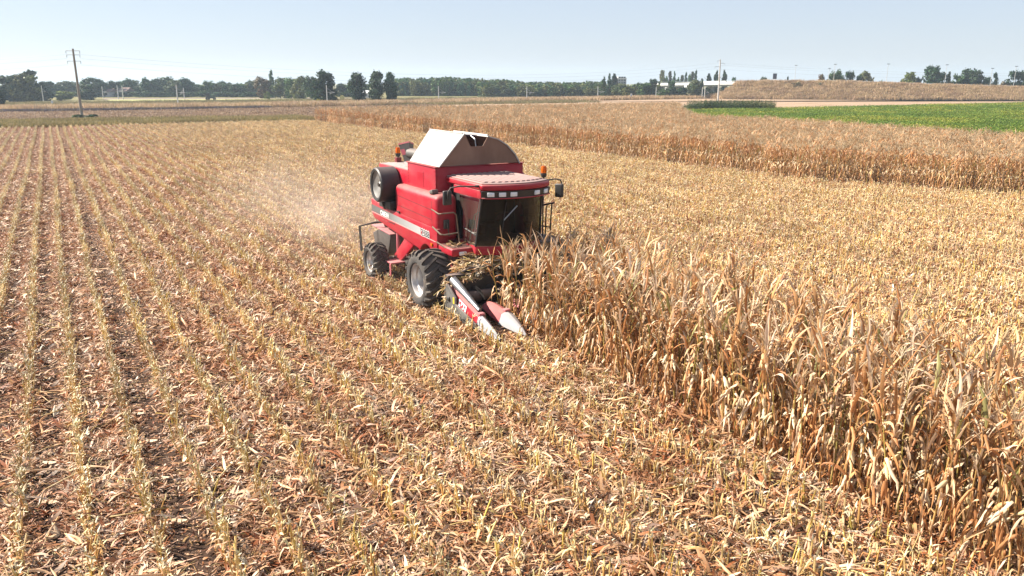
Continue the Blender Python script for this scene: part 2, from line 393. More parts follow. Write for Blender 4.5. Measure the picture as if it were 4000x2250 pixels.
T('broadleaf_tree', 2712, 314, 58, 316, 'round', G_grey, 'pale grey tree in front of the bridge beside the dark fir')
T('conifer_tree', 2738, 304, 30, 318, 'cone', G_dark, 'dark pointed fir in front of the bridge railing')
T('shrub', 2765, 338, 50, 322, 'bush', G_dark, 'dark bush under the bridge deck left of the upright pole', 'shrub')
T('shrub', 2660, 338, 50, 316, 'bush', G_dark, 'dark bush under the left bridge span between two trees', 'shrub')
T('shrub', 2590, 345, 60, 312, 'bush', G_mid, 'green bush at the foot of the left bridge end', 'shrub')
for x, yt, wd_, kd, c, l in [(2862, 303, 22, 'round', G_blue, 'small distant tree above the right part of the bridge'), (2976, 301, 40, 'round', G_dark, 'small dark distant tree at the right bridge end'),
    (3070, 297, 20, 'cone', G_dark, 'tiny dark conifer right of the dark road sign'), (3200, 292, 32, 'round', G_brown, 'small brown tree at the left of the embankment tree group'),
    (3244, 281, 52, 'round', G_mid, 'green tree left of the street lamp on the embankment'), (3268, 277, 46, 'round', G_mid, 'green tree just left of the embankment lamp, tallest of its clump'), (3308, 278, 46, 'round', G_dark, 'dark green tree right behind the embankment lamp'),
    (3345, 294, 24, 'round', G_blue, 'small dark tree between the two embankment tree clumps'), (3376, 276, 62, 'round', G_olive, 'broad light green tree at the right of the embankment clump'), (3432, 308, 24, 'bush', G_dark, 'tiny dark bush on the crest right of the broad light tree'),
    (3540, 284, 62, 'round', G_light, 'round yellow green tree on the embankment crest'), (3578, 303, 28, 'round', G_dark, 'small dark tree right of the round yellow green tree'), (3632, 260, 76, 'round', G_blue, 'tallest spreading tree on the right part of the embankment'),
    (3668, 282, 44, 'round', G_dark, 'dark tree leaning on the tallest embankment tree'), (3694, 276, 34, 'cone', G_dark, 'slender dark tree left of the lamp between the big trees'), (3728, 290, 50, 'round', G_mid, 'mid green tree behind the lamp between the big trees'),
    (3786, 270, 92, 'round', G_dark, 'broad dark spreading tree right of the crest lamp'), (3842, 303, 40, 'round', G_blue, 'low bluish tree right of the broad dark spreading tree'), (3874, 282, 44, 'cone', G_dark, 'pointed dark tree at the lamp near the right edge'),
    (3918, 314, 40, 'bush', G_brown, 'rusty brown bush near the right edge of the crest'), (3954, 276, 74, 'round', G_dark, 'large dark tree behind the last lamp near the right edge'), (3994, 284, 40, 'round', G_mid, 'green tree cut by the right edge of the photo')]:
    T('shrub' if kd == 'bush' else 'broadleaf_tree', x, yt, wd_, 330 if x > 3100 else 380, kd, c, l, 'shrub' if kd == 'bush' else 'tree')
# the belt behind the mown meadow: trees that can be told apart only by their place in the belt
G_belt = 'trees of the hazy belt behind the mown meadow'
for i, (x, yt, w_) in enumerate([(190, 322, 60), (222, 330, 60), (268, 322, 70), (300, 326, 50), (452, 320, 50), (497, 311, 62), (530, 318, 50), (556, 330, 70), (586, 307, 52), (606, 326, 56), (634, 309, 66), (664, 306, 60), (684, 318, 56), (716, 308, 74), (748, 322, 50), (780, 333, 60), (815, 319, 50), (842, 330, 50), (868, 320, 50), (900, 327, 46), (928, 331, 50), (945, 328, 40), (980, 320, 56), (1000, 322, 40), (1340, 330, 60), (1370, 335, 60), (1430, 330, 50)]):
    T('broadleaf_tree', x, yt - 3, w_ * 1.15, 352 + 9 * (i % 4), 'round', (G_blue, G_mid, G_grey, G_blue, G_dark)[i % 5], 'hazy rounded tree in the belt behind the pale mown meadow', group=G_belt)
    T('shrub', x + 22, 356, 58, 340 + 6 * (i % 3), 'bush', (G_dark, G_blue, G_mid)[i % 3], 'low dark bush filling the foot of the hazy tree belt', 'shrub', 'bushes at the foot of the belt')
# a far wood that reads as one mass
pts, rt, sc_, ix = [], [], [], []
for k in range(460):
    px = rnd.uniform(1540, 2360); Y = rnd.choice([372, 384, 396, 420, 450]) + rnd.uniform(-5, 5)
    yt = np.interp(px, [1540, 1600, 1750, 1900, 1960, 2100, 2200, 2360], [310, 307, 303, 309, 312, 322, 322, 318]) + rnd.uniform(-3, 8)
    g = at(px, 400, Y); hh = at(px, yt, Y).z * (1 if Y > 400 else rnd.uniform(.75, 1))
    pts.append((g.x, Y, 0)); rt.append((0, 0, rnd.uniform(0, 6.28))); wq = rnd.uniform(5, 8.5); sc_.append((wq, wq, hh)); ix.append(rnd.randrange(8))
for k in range(150):
    px = rnd.uniform(1880, 2560); Y = rnd.uniform(350, 366); g = at(px, 400, Y); hh = at(px, rnd.uniform(328, 346), Y).z
    pts.append((g.x, Y, 0)); rt.append((0, 0, rnd.uniform(0, 6.28))); wq = rnd.uniform(6, 9); sc_.append((wq, wq, hh)); ix.append(rnd.randrange(8))
WOOD = source('wood_crown', [crown_mesh('wood_crown', 'round' if i % 3 else 'column', (G_mid, G_olive, G_mid, G_blue, G_olive, G_mid, G_grey, G_blue)[i], 700, .062) for i in range(8)])
scatter('distant_wood', pts, rt, sc_, ix, WOOD, 'long hazy green wood along the horizon behind the machine', 'wood')

# ---------------------------------------------------------------- embankment, road, bridge
M_dry = mat('dry_bank', [(.28, (.34, .22, .155)), (.45, (.46, .32, .225)), (.6, (.5, .36, .26)), (.75, (.42, .33, .16))], .12, .95, coord='World', bump=.7, bscale=1.2, spec=.1, detail=8)
M_asph = mat('asphalt', [(.3, (.05, .05, .05)), (.7, (.075, .072, .07))], 3, .9)
foot = [at(2760, 0, 318), at(2856, 0, 306), at(2960, 0, 302), at(3200, 0, 295), at(3400, 0, 288), at(3700, 0, 284), at(4000, 0, 280), at(4500, 0, 272)]
cz = [.05, 1.2, 6.15, 6.1, 5.9, 5.0, 4.25, 3.4]
vs, fs = [], []
J = 9
for i, (q, z) in enumerate(zip(foot, cz)):
    for j in range(J):
        t = j / (J - 3) if j < J - 2 else 1.0
        y = q.y + 15 * min(t, 1) * (.35 + .65 * z / 6.2) + (0, 14, 26)[max(0, j - J + 3)]
        zz = z * min(t, 1) if j < J - 1 else -.3
        vs.append((q.x + (y - q.y) * .12, y, zz + (rnd.uniform(-.12, .12) if 0 < j < J - 3 else 0) - (.02 if j == 0 else 0)))
for i in range(len(foot) - 1):
    for j in range(J - 1): fs.append((i * J + j, i * J + j + 1, (i + 1) * J + j + 1, (i + 1) * J + j))
me = bpy.data.meshes.new('embankment'); me.from_pydata(vs, [], fs); me.materials.append(M_dry); me.update()
o = link(bpy.data.objects.new('embankment', me)); o['kind'] = 'structure'
for p in me.polygons:
    if p.normal.z < 0: me.flip_normals(); break
def crest(x):       # crest point of the bank at world x
    xs = [vs[i * J + J - 3][0] for i in range(len(foot))]
    return Vector((x, np.interp(x, xs, [vs[i * J + J - 3][1] for i in range(len(foot))]), np.interp(x, xs, [vs[i * J + J - 3][2] for i in range(len(foot))])))
def slope(px, t):   # a point on the bank face
    q = at(px, 0, 290).x; xs = [p.x for p in foot]; y0 = np.interp(q, xs, [p.y for p in foot]); z = np.interp(q, xs, cz)
    return Vector((q, y0 + 15 * t * (.35 + .65 * z / 6.2), z * t))
for i, (px, t, wpx, hpx, c, l) in enumerate([(2962, .25, 36, 26, G_dark, 'dark green bush at the lower left end of the dry embankment'), (3098, .5, 46, 36, G_brown, 'dark reddish bush halfway up the embankment below the road sign'), (3194, .5, 28, 34, G_dark, 'dark bush on the embankment, left and taller of two touching'),
        (3213, .42, 24, 24, G_brown, 'dark brown bush on the embankment, right and lower of two touching'), (3716, .62, 14, 14, G_brown, 'small dark tuft bush on the bank under the crest lamp'), (3786, .35, 20, 16, G_brown, 'brown bush low on the right part of the bank'),
        (3842, .4, 12, 12, G_brown, 'tiny brown bush between larger tufts on the right bank'), (3876, .6, 18, 12, G_olive, 'olive tuft bush high on the right bank')]):
    p = slope(px, t); px_, py_, d = pix(p)
    T('shrub', px, py_ - hpx, wpx, p.y, 'bush', c, l, 'shrub', base=p.z - .1)
M_steel = mat('galvanised', [(.3, (.42, .43, .44)), (.7, (.55, .56, .57))], 5, .45, .6)
M_conc = mat('concrete', [(.3, (.4, .4, .39)), (.7, (.52, .52, .51))], .6, .85, bump=.1)
M_white = mat('white_paint', [(.3, (.5, .5, .49)), (.7, (.58, .58, .57))], 2, .5)
g = empty('guardrail', crest(at(3300, 0, 300).x), 0, 'long low guard rail along the crest of the dry embankment', 'guard rail')
mb = MB(); mp = MB(); x0 = crest(95).x; P = [crest(95 + 3.2 * k) for k in range(34)]
for k in range(33):
    a, b = P[k] - g.location, P[k + 1] - g.location
    mb.tube([a + Vector((0, -.1, .62)), b + Vector((0, -.1, .62))], .14, 4)
mb.build('rail', M_steel, g)
mp.box(-.05, .05, -.05, .05, -.1, .7); pm_ = mp.mesh('post', M_steel)
for k in range(0, 34, 2): o = link(bpy.data.objects.new('post', pm_), g); o.location = P[k] - g.location
# bridge
b0 = at(2990, 0, 322); b1 = at(2520, 0, 452); bd = (b1 - b0); bd.z = 0; L_ = bd.length; bdir = bd.normalized(); brot = math.atan2(bdir.y, bdir.x)
br = empty('road_bridge', (b0.x, b0.y, 0), brot, 'long pale concrete road bridge with railings over the railway', 'bridge')
zt = lambda x: 6.35 - x * .0095
mb = MB(); a, b = 0, L_
def slab(mb, y0, y1, za, zb, xa=0, xb=None):
    xb = L_ if xb is None else xb
    mb.add([(x, y, zt(x) + z) for x in (xa, xb) for y in (y0, y1) for z in (za, zb)], [(0, 1, 3, 2), (4, 6, 7, 5), (0, 4, 5, 1), (2, 3, 7, 6), (0, 2, 6, 4), (1, 5, 7, 3)])
slab(mb, -11, 0, -.95, -.35); mb.build('deck', M_conc, br)
mb = MB(); slab(mb, -10.2, -.7, -1.55, -.953); slab(mb, -.697, -.3, -1.2, -.953); mb.build('girder', M_conc, br)
mb = MB(); slab(mb, -.25, .05, -.347, .18); mb.build('parapet', M_white, br)
mb = MB(); slab(mb, -.12, -.04, .62, .7); 
x = 1.0
while x < L_ - 1: mb.box(x - .05, x + .05, -.12, -.04, zt(x) + .183, zt(x) + .617); x += 1.9
mb.build('railing', M_steel, br)
mb = MB(); slab(mb, -.14, -.11, .19, .615, 30, 62); mb.build('noise_screen', M_white, br)
for x in (14, 22, 62, 100, 135):
    mb = MB(); mb.prism([(x - .9, -.02), (x + .9, -.02), (x + 1.3, zt(x) - 1.6), (x - 1.3, zt(x) - 1.6)], 'y', -3.4, -1.2); mb.prism([(x - .9, -.02), (x + .9, -.02), (x + 1.3, zt(x) - 1.6), (x - 1.3, zt(x) - 1.6)], 'y', -9.6, -7.4)
    mb.build('pier', M_conc, br)
for x in (20, 72): 
    mb = MB(); mb.box(x - 1.5, x + 1.5, -.28, .12, zt(x) - 1.95, zt(x) - 1.02); mb.build('bearing_block', M_white, br)
mb = MB(); mb.box(-6, 3, -11, -.6, -.02, 4.6); mb.build('abutment', M_conc, br)

# ---------------------------------------------------------------- poles, wires, masts, lamps, signs
M_wood = mat('pole_wood', [(.3, (.2, .16, .12)), (.7, (.33, .28, .22))], 3, .85, sc=(1, 1, .15), bump=.2)
M_pconc = mat('pole_concrete', [(.3, (.36, .34, .31)), (.7, (.48, .46, .43))], 2, .85)
M_dkmetal = mat('dark_metal', [(.3, (.03, .03, .03)), (.7, (.06, .055, .05))], 4, .5, .5)
M_glassy = mat('insulator', [(.3, (.25, .28, .27)), (.7, (.35, .38, .37))], 4, .2)
def utility_pole(base, top, r0, r1, arms, m, label):
    o = empty('utility_pole', base, 0, label, 'utility pole'); d = Vector(top) - Vector(base)
    mb = MB(); mb.tube([(0, 0, -.2), d * .5, d], [r0, (r0 + r1) / 2, r1], 10); mb.build('pole', m, o, smooth=50)
    ends = []
    for (h, half, side) in arms:
        c = d * ((d.length - h) / d.length); ar = MB(); e0 = c + Vector((-half if side <= 0 else 0, -.12, 0)); e1 = c + Vector((half if side >= 0 else 0, -.12, 0))
        ar.tube([e0, e1], .04, 5); ao = ar.build('crossarm', M_wood if m is M_wood else M_dkmetal, o)
        for e in ([e0, e1] if side == 0 else [e0 if side < 0 else e1]):
            ins = MB(); ins.lathe([(.015, .02), (.06, -.05), (.03, -.12), (.06, -.2), (.03, -.28), (.06, -.36), (.02, -.45)], e, 'z', 8); ins.build('insulator', M_glassy, ao); ends.append(Vector(base) + e + Vector((0, 0, -.6)))
    return o, ends
pb = gnd(322, 467); pt = at(284, 190, pb.y)
pl, eL = utility_pole(pb, pt, .24, .15, [(.35, 1.15, 0), (1.0, 1.1, 0), (2.0, 1.1, 0)], M_wood, 'tall weathered wooden power pole tilted left in the grass verge')
qb = gnd(2804, 404); qt = at(2814, 232, qb.y)
pr, eR = utility_pole(qb, qt, .28, .17, [(.4, .8, -1), (1.1, 1.3, 1), (2.1, 1.5, -1)], M_pconc, 'tall pale power pole at the edge of the green crop before the bridge')
M_wire = mat('wire', (.16, .16, .17), 1, .5, .3)
def wire(p, q, sag, label, grp):
    mb = MB(); mb.tube([p.lerp(q, t) - Vector((0, 0, sag * 4 * t * (1 - t))) for t in [k / 18 for k in range(19)]], .011, 4, cap=False)
    o = mb.build('overhead_wire', M_wire); tag(o, label, 'power line', grp)
for k in range(3):
    wire(eL[2 * k + 1], eR[k], 3.4, ('topmost', 'middle', 'lowest')[k] + ' thin wire sagging from the tilted pole towards the pale pole', 'wires between the two power poles')
    fr = eL[2 * k] + Vector((-150, 30, .6)); wire(eL[2 * k], fr, 2.6, ('topmost', 'middle', 'lowest')[k] + ' thin wire leaving the tilted pole to the left edge', 'wires left of the tilted pole')
    fr = eR[k] + Vector((190, 40, .5)); wire(eR[k], fr, 3.0, ('topmost', 'middle', 'lowest')[k] + ' thin wire running from the pale pole over the embankment', 'wires right of the pale pole')
M_mast = mat('mast_grey', [(.3, (.42, .42, .4)), (.7, (.55, .55, .53))], 3, .6, .2)
def mast(px, ytop, ybase, Y, arm, label):
    b = at(px, ybase, Y); b.z = 0; zt_ = at(px, ytop, Y).z
    o = empty('railway_mast', b, 0, label, 'railway mast', 'catenary masts along the railway')
    mb = MB(); mb.tube([(0, 0, 0), (0, 0, zt_)], [.17, .12], 6); mb.build('pole', M_mast, o)
    if arm:
        mb = MB(); z = zt_ - 1.9; mb.tube([(0, 0, z), (arm, 0, z)], .06, 5); mb.tube([(0, 0, z + 1.2), (arm * .75, 0, z + .05)], .03, 4); mb.tube([(arm * .3, 0, z - .5), (arm, 0, z - .05)], .03, 4); mb.build('bracket', M_mast, o)
    return o
for px, yt, yb, Y, arm, l in [(697, 331, 419, 205, 1.9, 'grey catenary mast with bracket arm in front of the mown meadow'), (1279, 333, 406, 228, 2.2, 'grey catenary mast with bracket in front of the large dark tree'),
        (1714, 336, 400, 253, 2.2, 'grey catenary mast with bracket before the hazy wood, left of the combine'), (2058, 338, 396, 268, 2.3, 'grey catenary mast with long bracket right behind the combine'), (2335, 337, 384, 300, 2.4, 'grey catenary mast near the white boundary sign'),
        (2562, 341, 381, 310, 2.0, 'grey catenary mast near the left bridge end'), (2742, 340, 380, 312, 0, 'grey catenary mast, left of the pair below the bridge'), (2752, 340, 380, 311, 1.6, 'grey catenary mast, right of the pair below the bridge'),
        (342, 343, 388, 300, 0, 'slim mast in front of the dark tree beside the tilted pole'), (463, 334, 386, 305, 2.0, 'slim mast with crosspiece right of the farmhouse roof'), (482, 335, 388, 298, 0, 'slim plain mast next to the one with crosspiece'), (403, 338, 380, 320, 1.6, 'slim mast before the farmhouse roof'),
        (167, 334, 375, 270, 1.2, 'pale mast with short arms in front of the dark conifer'), (720, 343, 384, 320, -1.4, 'far slim mast at the back of the mown meadow'), (1189, 337, 378, 330, 0, 'pale slim mast in front of the mid green trees left of the large tree')]:
    mast(px, yt, yb, Y, arm, l)
def lamp(px, ytop, Yoff, label):
    b = crest(at(px, 0, 300).x); b.y += Yoff; zt_ = at(px, ytop, b.y).z; b.z -= .3
    o = empty('street_lamp', b, 0, label, 'street lamp', 'lamps along the embankment road')
    mb = MB(); mb.tube([(0, 0, 0), (.05, 0, zt_ - b.z)], [.08, .05], 6); mb.build('pole', M_mast, o)
    mb = MB(); mb.box(-.4, .6, -.14, .14, zt_ - b.z, zt_ - b.z + .18); mb.build('lamp_head', M_dkmetal, o, bevel=.04)
for px, yt, dy, l in [(3192, 256, 6, 'pale street lamp left of the small brown crest tree'), (3297, 268, 2, 'pale street lamp in front of the green tree clump on the crest'), (3337, 252, 8, 'pale street lamp between the two crest tree clumps'), (3502, 251, 1, 'pale street lamp left of the round yellow green crest tree'),
        (3712, 254, 1, 'pale street lamp between the tallest and the broad dark tree'), (3872, 268, 1, 'pale street lamp in front of the pointed dark crest tree'), (3946, 260, 0, 'pale street lamp nearest the right edge of the photo')]:
    lamp(px, yt, dy, l)
def sign(name, px, y0, y1, wpx, ybase, Y, m, label, bz=0.0):
    p = at(px, y1, Y); q = at(px, y0, Y); b = at(px, ybase, Y); w_ = wpx / F * Y * CP
    o = empty(name, (p.x, Y, bz), 0, label, 'sign')
    mb = MB(); mb.box(-w_ / 2, w_ / 2, -.06, .06, p.z - bz, q.z - bz); mb.build('panel', m, o, bevel=.02)
    for sx in ((-.35, .35) if wpx > 12 else (0,)):
        mb = MB(); mb.tube([(w_ * sx, .1, -.2), (w_ * sx, .1, q.z - bz - .1)], .07, 6); mb.build('post', M_steel, o)
    return o
M_sblue = mat('sign_back', [(.3, (.04, .05, .075)), (.7, (.06, .07, .1))], 3, .6)
sign('road_sign', 3026, 287, 309, 15, 323, 318, M_sblue, 'dark rectangular road sign on a post above the left embankment end', crest(at(3026, 0, 318).x).z - .2)
sign('boundary_sign', 2466, 365, 379, 7, 384, 292, M_white, 'small white upright boundary sign in the dry grass by the railway')
sign('boundary_sign', 204, 393, 403, 8, 425, 215, M_white, 'small white twin plate sign on a post in the grass left of the tilted pole')
# far buildings
M_wall = mat('plaster', [(.3, (.5, .48, .46)), (.7, (.6, .58, .55))], .4, .9); M_tile = mat('roof_tile', [(.3, (.2, .13, .11)), (.7, (.28, .19, .16))], 1, .9)
M_grey = mat('grey_cladding', [(.3, (.22, .23, .26)), (.7, (.3, .31, .34))], .3, .7); M_pane = mat('window_glass', (.03, .04, .05), 1, .1)
p = at(2427, 400, 520); hb = at(2427, 302, 520).z; w_ = 34 / F * 520
o = empty('tower_block', (p.x, 520, 0), R(8), 'grey tower block with pale top storey behind the tall poplars', 'building')
mb = MB(); mb.box(-w_ / 2, w_ / 2, 0, 8, 0, hb - 1.2); mb.build('wall', M_grey, o)
mb = MB(); mb.box(-w_ / 2 - .2, w_ / 2 + .2, -.2, 8.2, hb - 1.197, hb - .5); mb.box(-w_ / 2 + .4, w_ / 2 - .4, .4, 7, hb - .497, hb + .4); mb.build('roof', M_white, o)
for k in range(5):
    for j in range(3): mb = MB(); mb.box(-w_ / 2 + .7 + j * 1.7, -w_ / 2 + 1.7 + j * 1.7, -.03, .06, 2 + k * 1.6, 3 + k * 1.6); mb.build('window', M_pane, o)
def house(name, px, ytop, wpx, Y, m, rm, label):
    p = at(px, 400, Y); ht = at(px, ytop, Y).z; w_ = wpx / F * Y
    o = empty(name, (p.x, Y, 0), 0, label, 'building'); e = ht * .62
    mb = MB(); mb.box(-w_ / 2, w_ / 2, 0, 8, 0, e); mb.build('wall', m, o)
    mb = MB(); mb.prism([(-.4, e + .003), (8.4, e + .003), (4, ht)], 'x', -w_ / 2 - .4, w_ / 2 + .4); mb.build('roof', rm, o)
    n = max(2, int(w_ / 3))
    for k in range(n): mb = MB(); x = -w_ / 2 + (k + .5) * w_ / n; mb.box(x - .5, x + .5, -.03, .05, e * .35, e * .75); mb.build('window', M_pane, o)
house('farmhouse', 405, 346, 52, 345, M_wall, M_tile, 'low farmhouse with pinkish tiled roof behind the slim masts on the left')
house('farmhouse', 470, 342, 50, 350, M_wall, M_tile, 'second farmhouse with reddish roof right of the slim crosspiece mast')
house('white_shed', 1438, 353, 34, 330, M_white, M_white, 'bright white shed roof showing between the shaggy cypresses')
# a tractor and a bale in the mown meadow
M_black = mat('black_rubber', [(.3, (.012, .012, .012)), (.7, (.03, .028, .026))], 6, .8); M_grn = mat('tractor_green', (.03, .06, .03), 2, .4)
p = gnd(823, 392.5); o = empty('tractor', p, R(20), 'tiny dark tractor parked on the pale mown meadow', 'tractor')
mb = MB(); mb.box(-.2, 1.7, -.4, .4, .7, 1.3); mb.build('hood', M_grn, o, bevel=.08)
mb = MB(); mb.box(-1.5, -.2, -.6, .6, .8, 2.3); mb.build('cab', M_dkmetal, o, bevel=.08)
for x, y, r in ((-.9, .8, .75), (-.9, -.8, .75), (1.3, .7, .5), (1.3, -.7, .5)):
    mb = MB(); mb.lathe([(.1, -.2), (r * .9, -.2), (r, -.1), (r, .1), (r * .9, .2), (.1, .2)], (x, y, r), 'y', 16); mb.build('wheel', M_black, o)
M_hay = mat('hay', [(.3, (.3, .27, .1)), (.7, (.42, .36, .16))], 6, .9, bump=.5)
p = gnd(1337, 389); mb = MB(); mb.lathe([(0, -.7), (.72, -.7), (.75, -.6), (.75, .6), (.72, .7), (0, .7)], (0, 0, .74), 'y', 20)
o = mb.build('hay_bale', M_hay); o.location = p; tag(o, 'small straw coloured round bale in the meadow right of the large dark tree', 'hay bale')

# ---------------------------------------------------------------- grass, weeds, green crop
M_grass = plant_mat('grass_blades', trans=.3, vary=.3, patch=[(.35, (.85, .8, .75)), (.6, (1.1, 1.1, 1.0))], pscale=.15)
def tuft_mesh(name, n, hgt, spread, cols, wid=.02, lean=.5):
    t0 = rng.uniform(0, 2 * np.pi, n); r = np.sqrt(rng.random(n)) * spread; base = np.stack([np.cos(t0) * r, np.sin(t0) * r, np.zeros(n)], 1)
    a = rng.uniform(0, 2 * np.pi, n); h_ = hgt * rng.uniform(.5, 1.1, n); ln = lean * rng.random(n)
    d = np.stack([np.cos(a), np.sin(a), np.zeros(n)], 1); sd = np.stack([-np.sin(a), np.cos(a), np.zeros(n)], 1) * wid
    m = base + d * (h_ * ln * .4)[:, None] + np.array([0, 0, 1]) * (h_ * .6)[:, None]; tp = base + d * (h_ * ln)[:, None] + np.array([0, 0, 1]) * h_[:, None]
    V = np.stack([base - sd, base + sd, m + sd * .8, m - sd * .8, tp], 1).reshape(-1, 3)
    c = np.array(cols)[rng.integers(0, len(cols), n)] * rng.uniform(.8, 1.2, n)[:, None]
    mb = MB(); 
    fs = [];
    for i in range(n): k = 5 * i; fs += [(k, k + 1, k + 2, k + 3), (k + 3, k + 2, k + 4)]
    me = bpy.data.meshes.new(name); me.from_pydata(V.tolist(), [], fs); me.materials.append(M_grass)
    ca = me.color_attributes.new('tint', 'FLOAT_COLOR', 'POINT'); arr = np.ones((5 * n, 4), np.float32); arr[:, :3] = np.repeat(c, 5, 0); ca.data.foreach_set('color', arr.ravel()); return me
GR = [(.24, .2, .07), (.34, .26, .11), (.44, .32, .17), (.15, .15, .05)]
DG = [(.5, .35, .23), (.42, .28, .19), (.58, .43, .29), (.36, .27, .12)]
VERGE = source('verge_tuft', [tuft_mesh('verge_tuft', 90, .75, .9, GR, .022) for _ in range(4)])
DRYT = source('dry_tuft', [tuft_mesh('dry_tuft', 80, .8, 1.0, DG, .03) for _ in range(4)])
def fill(name, n, sampler, coll, nk, smin, smax, label, cat):
    p, r, s, i = [], [], [], []
    for _ in range(n):
        q = sampler()
        if q is None or not seen(q, 150): continue
        p.append(tuple(q)); r.append((0, 0, rnd.uniform(0, 6.28))); s.append(rnd.uniform(smin, smax)); i.append(rnd.randrange(nk))
    return scatter(name, p, r, s, i, coll, label, cat)
fill('verge_grass', 5200, lambda: sw(130.5 + rnd.random() ** 1.4 * np.interp((w_ := rnd.uniform(-90, 38)), [-90, 4, 38], [24, 20, 12]), w_), VERGE, 4, .6, 1.15, 'rough green grass verge at the far end of the stubble', 'grass')
fill('railway_grass', 5200, lambda: (lambda w_: sw(np.interp(w_, [-20, 22, 60, 92, 130, 180, 226], [206, 201, 205, 213, 224, 232, 237]) + rnd.uniform(-1, 14) , w_))(rnd.uniform(-90, 226)), DRYT, 4, .9, 1.9, 'dry brown grass along the railway line behind the fields', 'grass')
fill('ploughed_trash', 7000, lambda: (lambda w_: sw(rnd.uniform(np.interp(w_, [-90, 38, 39, 92], [156, 147, 132, 132]), np.interp(w_, [-90, 22, 60, 92], [205, 199, 202, 211])), w_))(rnd.uniform(-90, 92)), source('trash_tuft', [tuft_mesh('trash_tuft', 60, .35, 1.2, [(.4, .28, .19), (.3, .2, .13), (.18, .11, .08), (.46, .34, .24)], .05, 1.2) for _ in range(3)]), 3, .5, 1.2, 'short brown crop remains on the ploughed field beyond the verge', 'stubble')
fill('meadow_grass', 5200, lambda: sw(rnd.uniform(206, 284), rnd.uniform(-60, 150)), source('meadow_tuft', [tuft_mesh('meadow_tuft', 60, .6, 1.3, [(.2, .18, .08), (.16, .16, .06), (.25, .2, .1), (.3, .24, .13)], .03) for _ in range(3)]), 3, .8, 1.4, 'olive brown meadow grass beyond the ploughed field', 'grass')
fill('embankment_grass', 5200, lambda: slope(rnd.uniform(2870, 4080), rnd.random()), DRYT, 4, .8, 1.7, 'dry pinkish tan grass covering the embankment', 'grass')
M_lavp = [(.12, .09, .13), (.1, .09, .07), (.15, .11, .15), (.17, .14, .08)]
fill('ditch_weeds', 800, lambda: (lambda w_: sw(np.interp(w_, [-30, 5, 46], [205, 198.5, 201]) + rnd.uniform(-1.5, 1.5), w_))(rnd.uniform(-30, 46)), source('ditch_tuft', [tuft_mesh('ditch_tuft', 110, .5, .9, M_lavp, .05) for _ in range(3)]), 3, 1.0, 1.5, 'dark purplish weeds along the ditch left of centre', 'weeds')
T('shrub', 352, 458, 54, pb.y - 1, 'bush', G_dark, 'dark shrub at the right foot of the tilted power pole', 'shrub'); T('shrub', 300, 462, 50, pb.y - .5, 'bush', G_mid, 'low green shrub at the left foot of the tilted power pole', 'shrub')
def greens(name, n, hgt, rad, cols, q):
    P = np.stack([rng.uniform(-rad, rad, n), rng.uniform(-rad, rad, n), hgt * rng.random(n) ** .5 * 1.0], 1)
    hs = .7 + .5 * np.sin(P[:, 0] * 5.0) * np.cos(P[:, 1] * 4.3); P[:, 2] *= np.clip(hs, .35, 1.2)
    c = np.array(cols)[rng.integers(0, len(cols), n)] * rng.uniform(.75, 1.25, n)[:, None]
    return quads(P, np.tile([0, 0, 1.2], (n, 1)), rng.uniform(.6, 1.4, n) * q, c, M_crop, name, aspect=.6)
M_crop = plant_mat('green_crop_leaves', trans=.3, vary=.25, patch=[(.36, (.7, .8, .7)), (.5, (1, 1, 1)), (.62, (1.8, 1.3, 1.2))], pscale=.06, rough=.5)
GC = [(.09, .16, .018), (.13, .21, .025), (.18, .25, .035), (.26, .29, .06)]
CROP = source('crop_clump', [greens('crop_clump', 260, .75, 1.15, GC, .085) for _ in range(5)])
gn_s = [20, 36, 53.4, 65.3, 77.7, 100, 124, 131]; gn_w = [66, 67.5, 71.5, 73, 71.5, 88, 108, 118]
def green_pt():
    s = rnd.uniform(20, 129); wlo = np.interp(s, gn_s, gn_w); w_ = wlo + rnd.random() ** 1.5 * 190
    q = sw(s, w_, -.05); return q
fill('green_crop', 26000, green_pt, CROP, 5, .7, 1.15, 'bright green leafy crop right of the standing maize', 'crop')
TALL = source('weed_clump', [greens('weed_clump', 420, 1.9, 1.0, [(.045, .075, .022), (.07, .1, .03), (.09, .11, .045)], .09) for _ in range(4)])
pw = [at(rnd.uniform(2700, 3045), 0, rnd.uniform(176, 186)) for _ in range(260)]
scatter('tall_weeds', [(p.x, p.y, 0) for p in pw], [(0, 0, rnd.uniform(0, 6.28)) for _ in pw], [rnd.uniform(.6, 1.15) * (1 if pix(p)[0] > 2725 else .7) for p in pw], [rnd.randrange(4) for _ in pw], TALL, 'dark tall weeds at the foot of the pale power pole', 'weeds')
pw = [at(rnd.uniform(2446, 2530), 0, rnd.uniform(168, 176)) for _ in range(60)]
scatter('grey_weeds', [(p.x, p.y, 0) for p in pw], [(0, 0, rnd.uniform(0, 6.28)) for _ in pw], [rnd.uniform(.5, .9) for p in pw], [rnd.randrange(4) for _ in pw], TALL, 'greyish weed patch in the tan field left of the green crop', 'weeds')
pw = [at(rnd.uniform(1985, 2110), 0, rnd.uniform(160, 166)) for _ in range(30)]
scatter('sparse_weeds', [(p.x, p.y, 0) for p in pw], [(0, 0, rnd.uniform(0, 6.28)) for _ in pw], [rnd.uniform(.35, .6) for p in pw], [rnd.randrange(4) for _ in pw], source('dry_weed', [greens('dry_weed', 120, 1.7, .8, [(.14, .1, .06), (.1, .09, .05)], .08) for _ in range(4)]), 'sparse dark weeds in the tan field behind the machine', 'weeds')

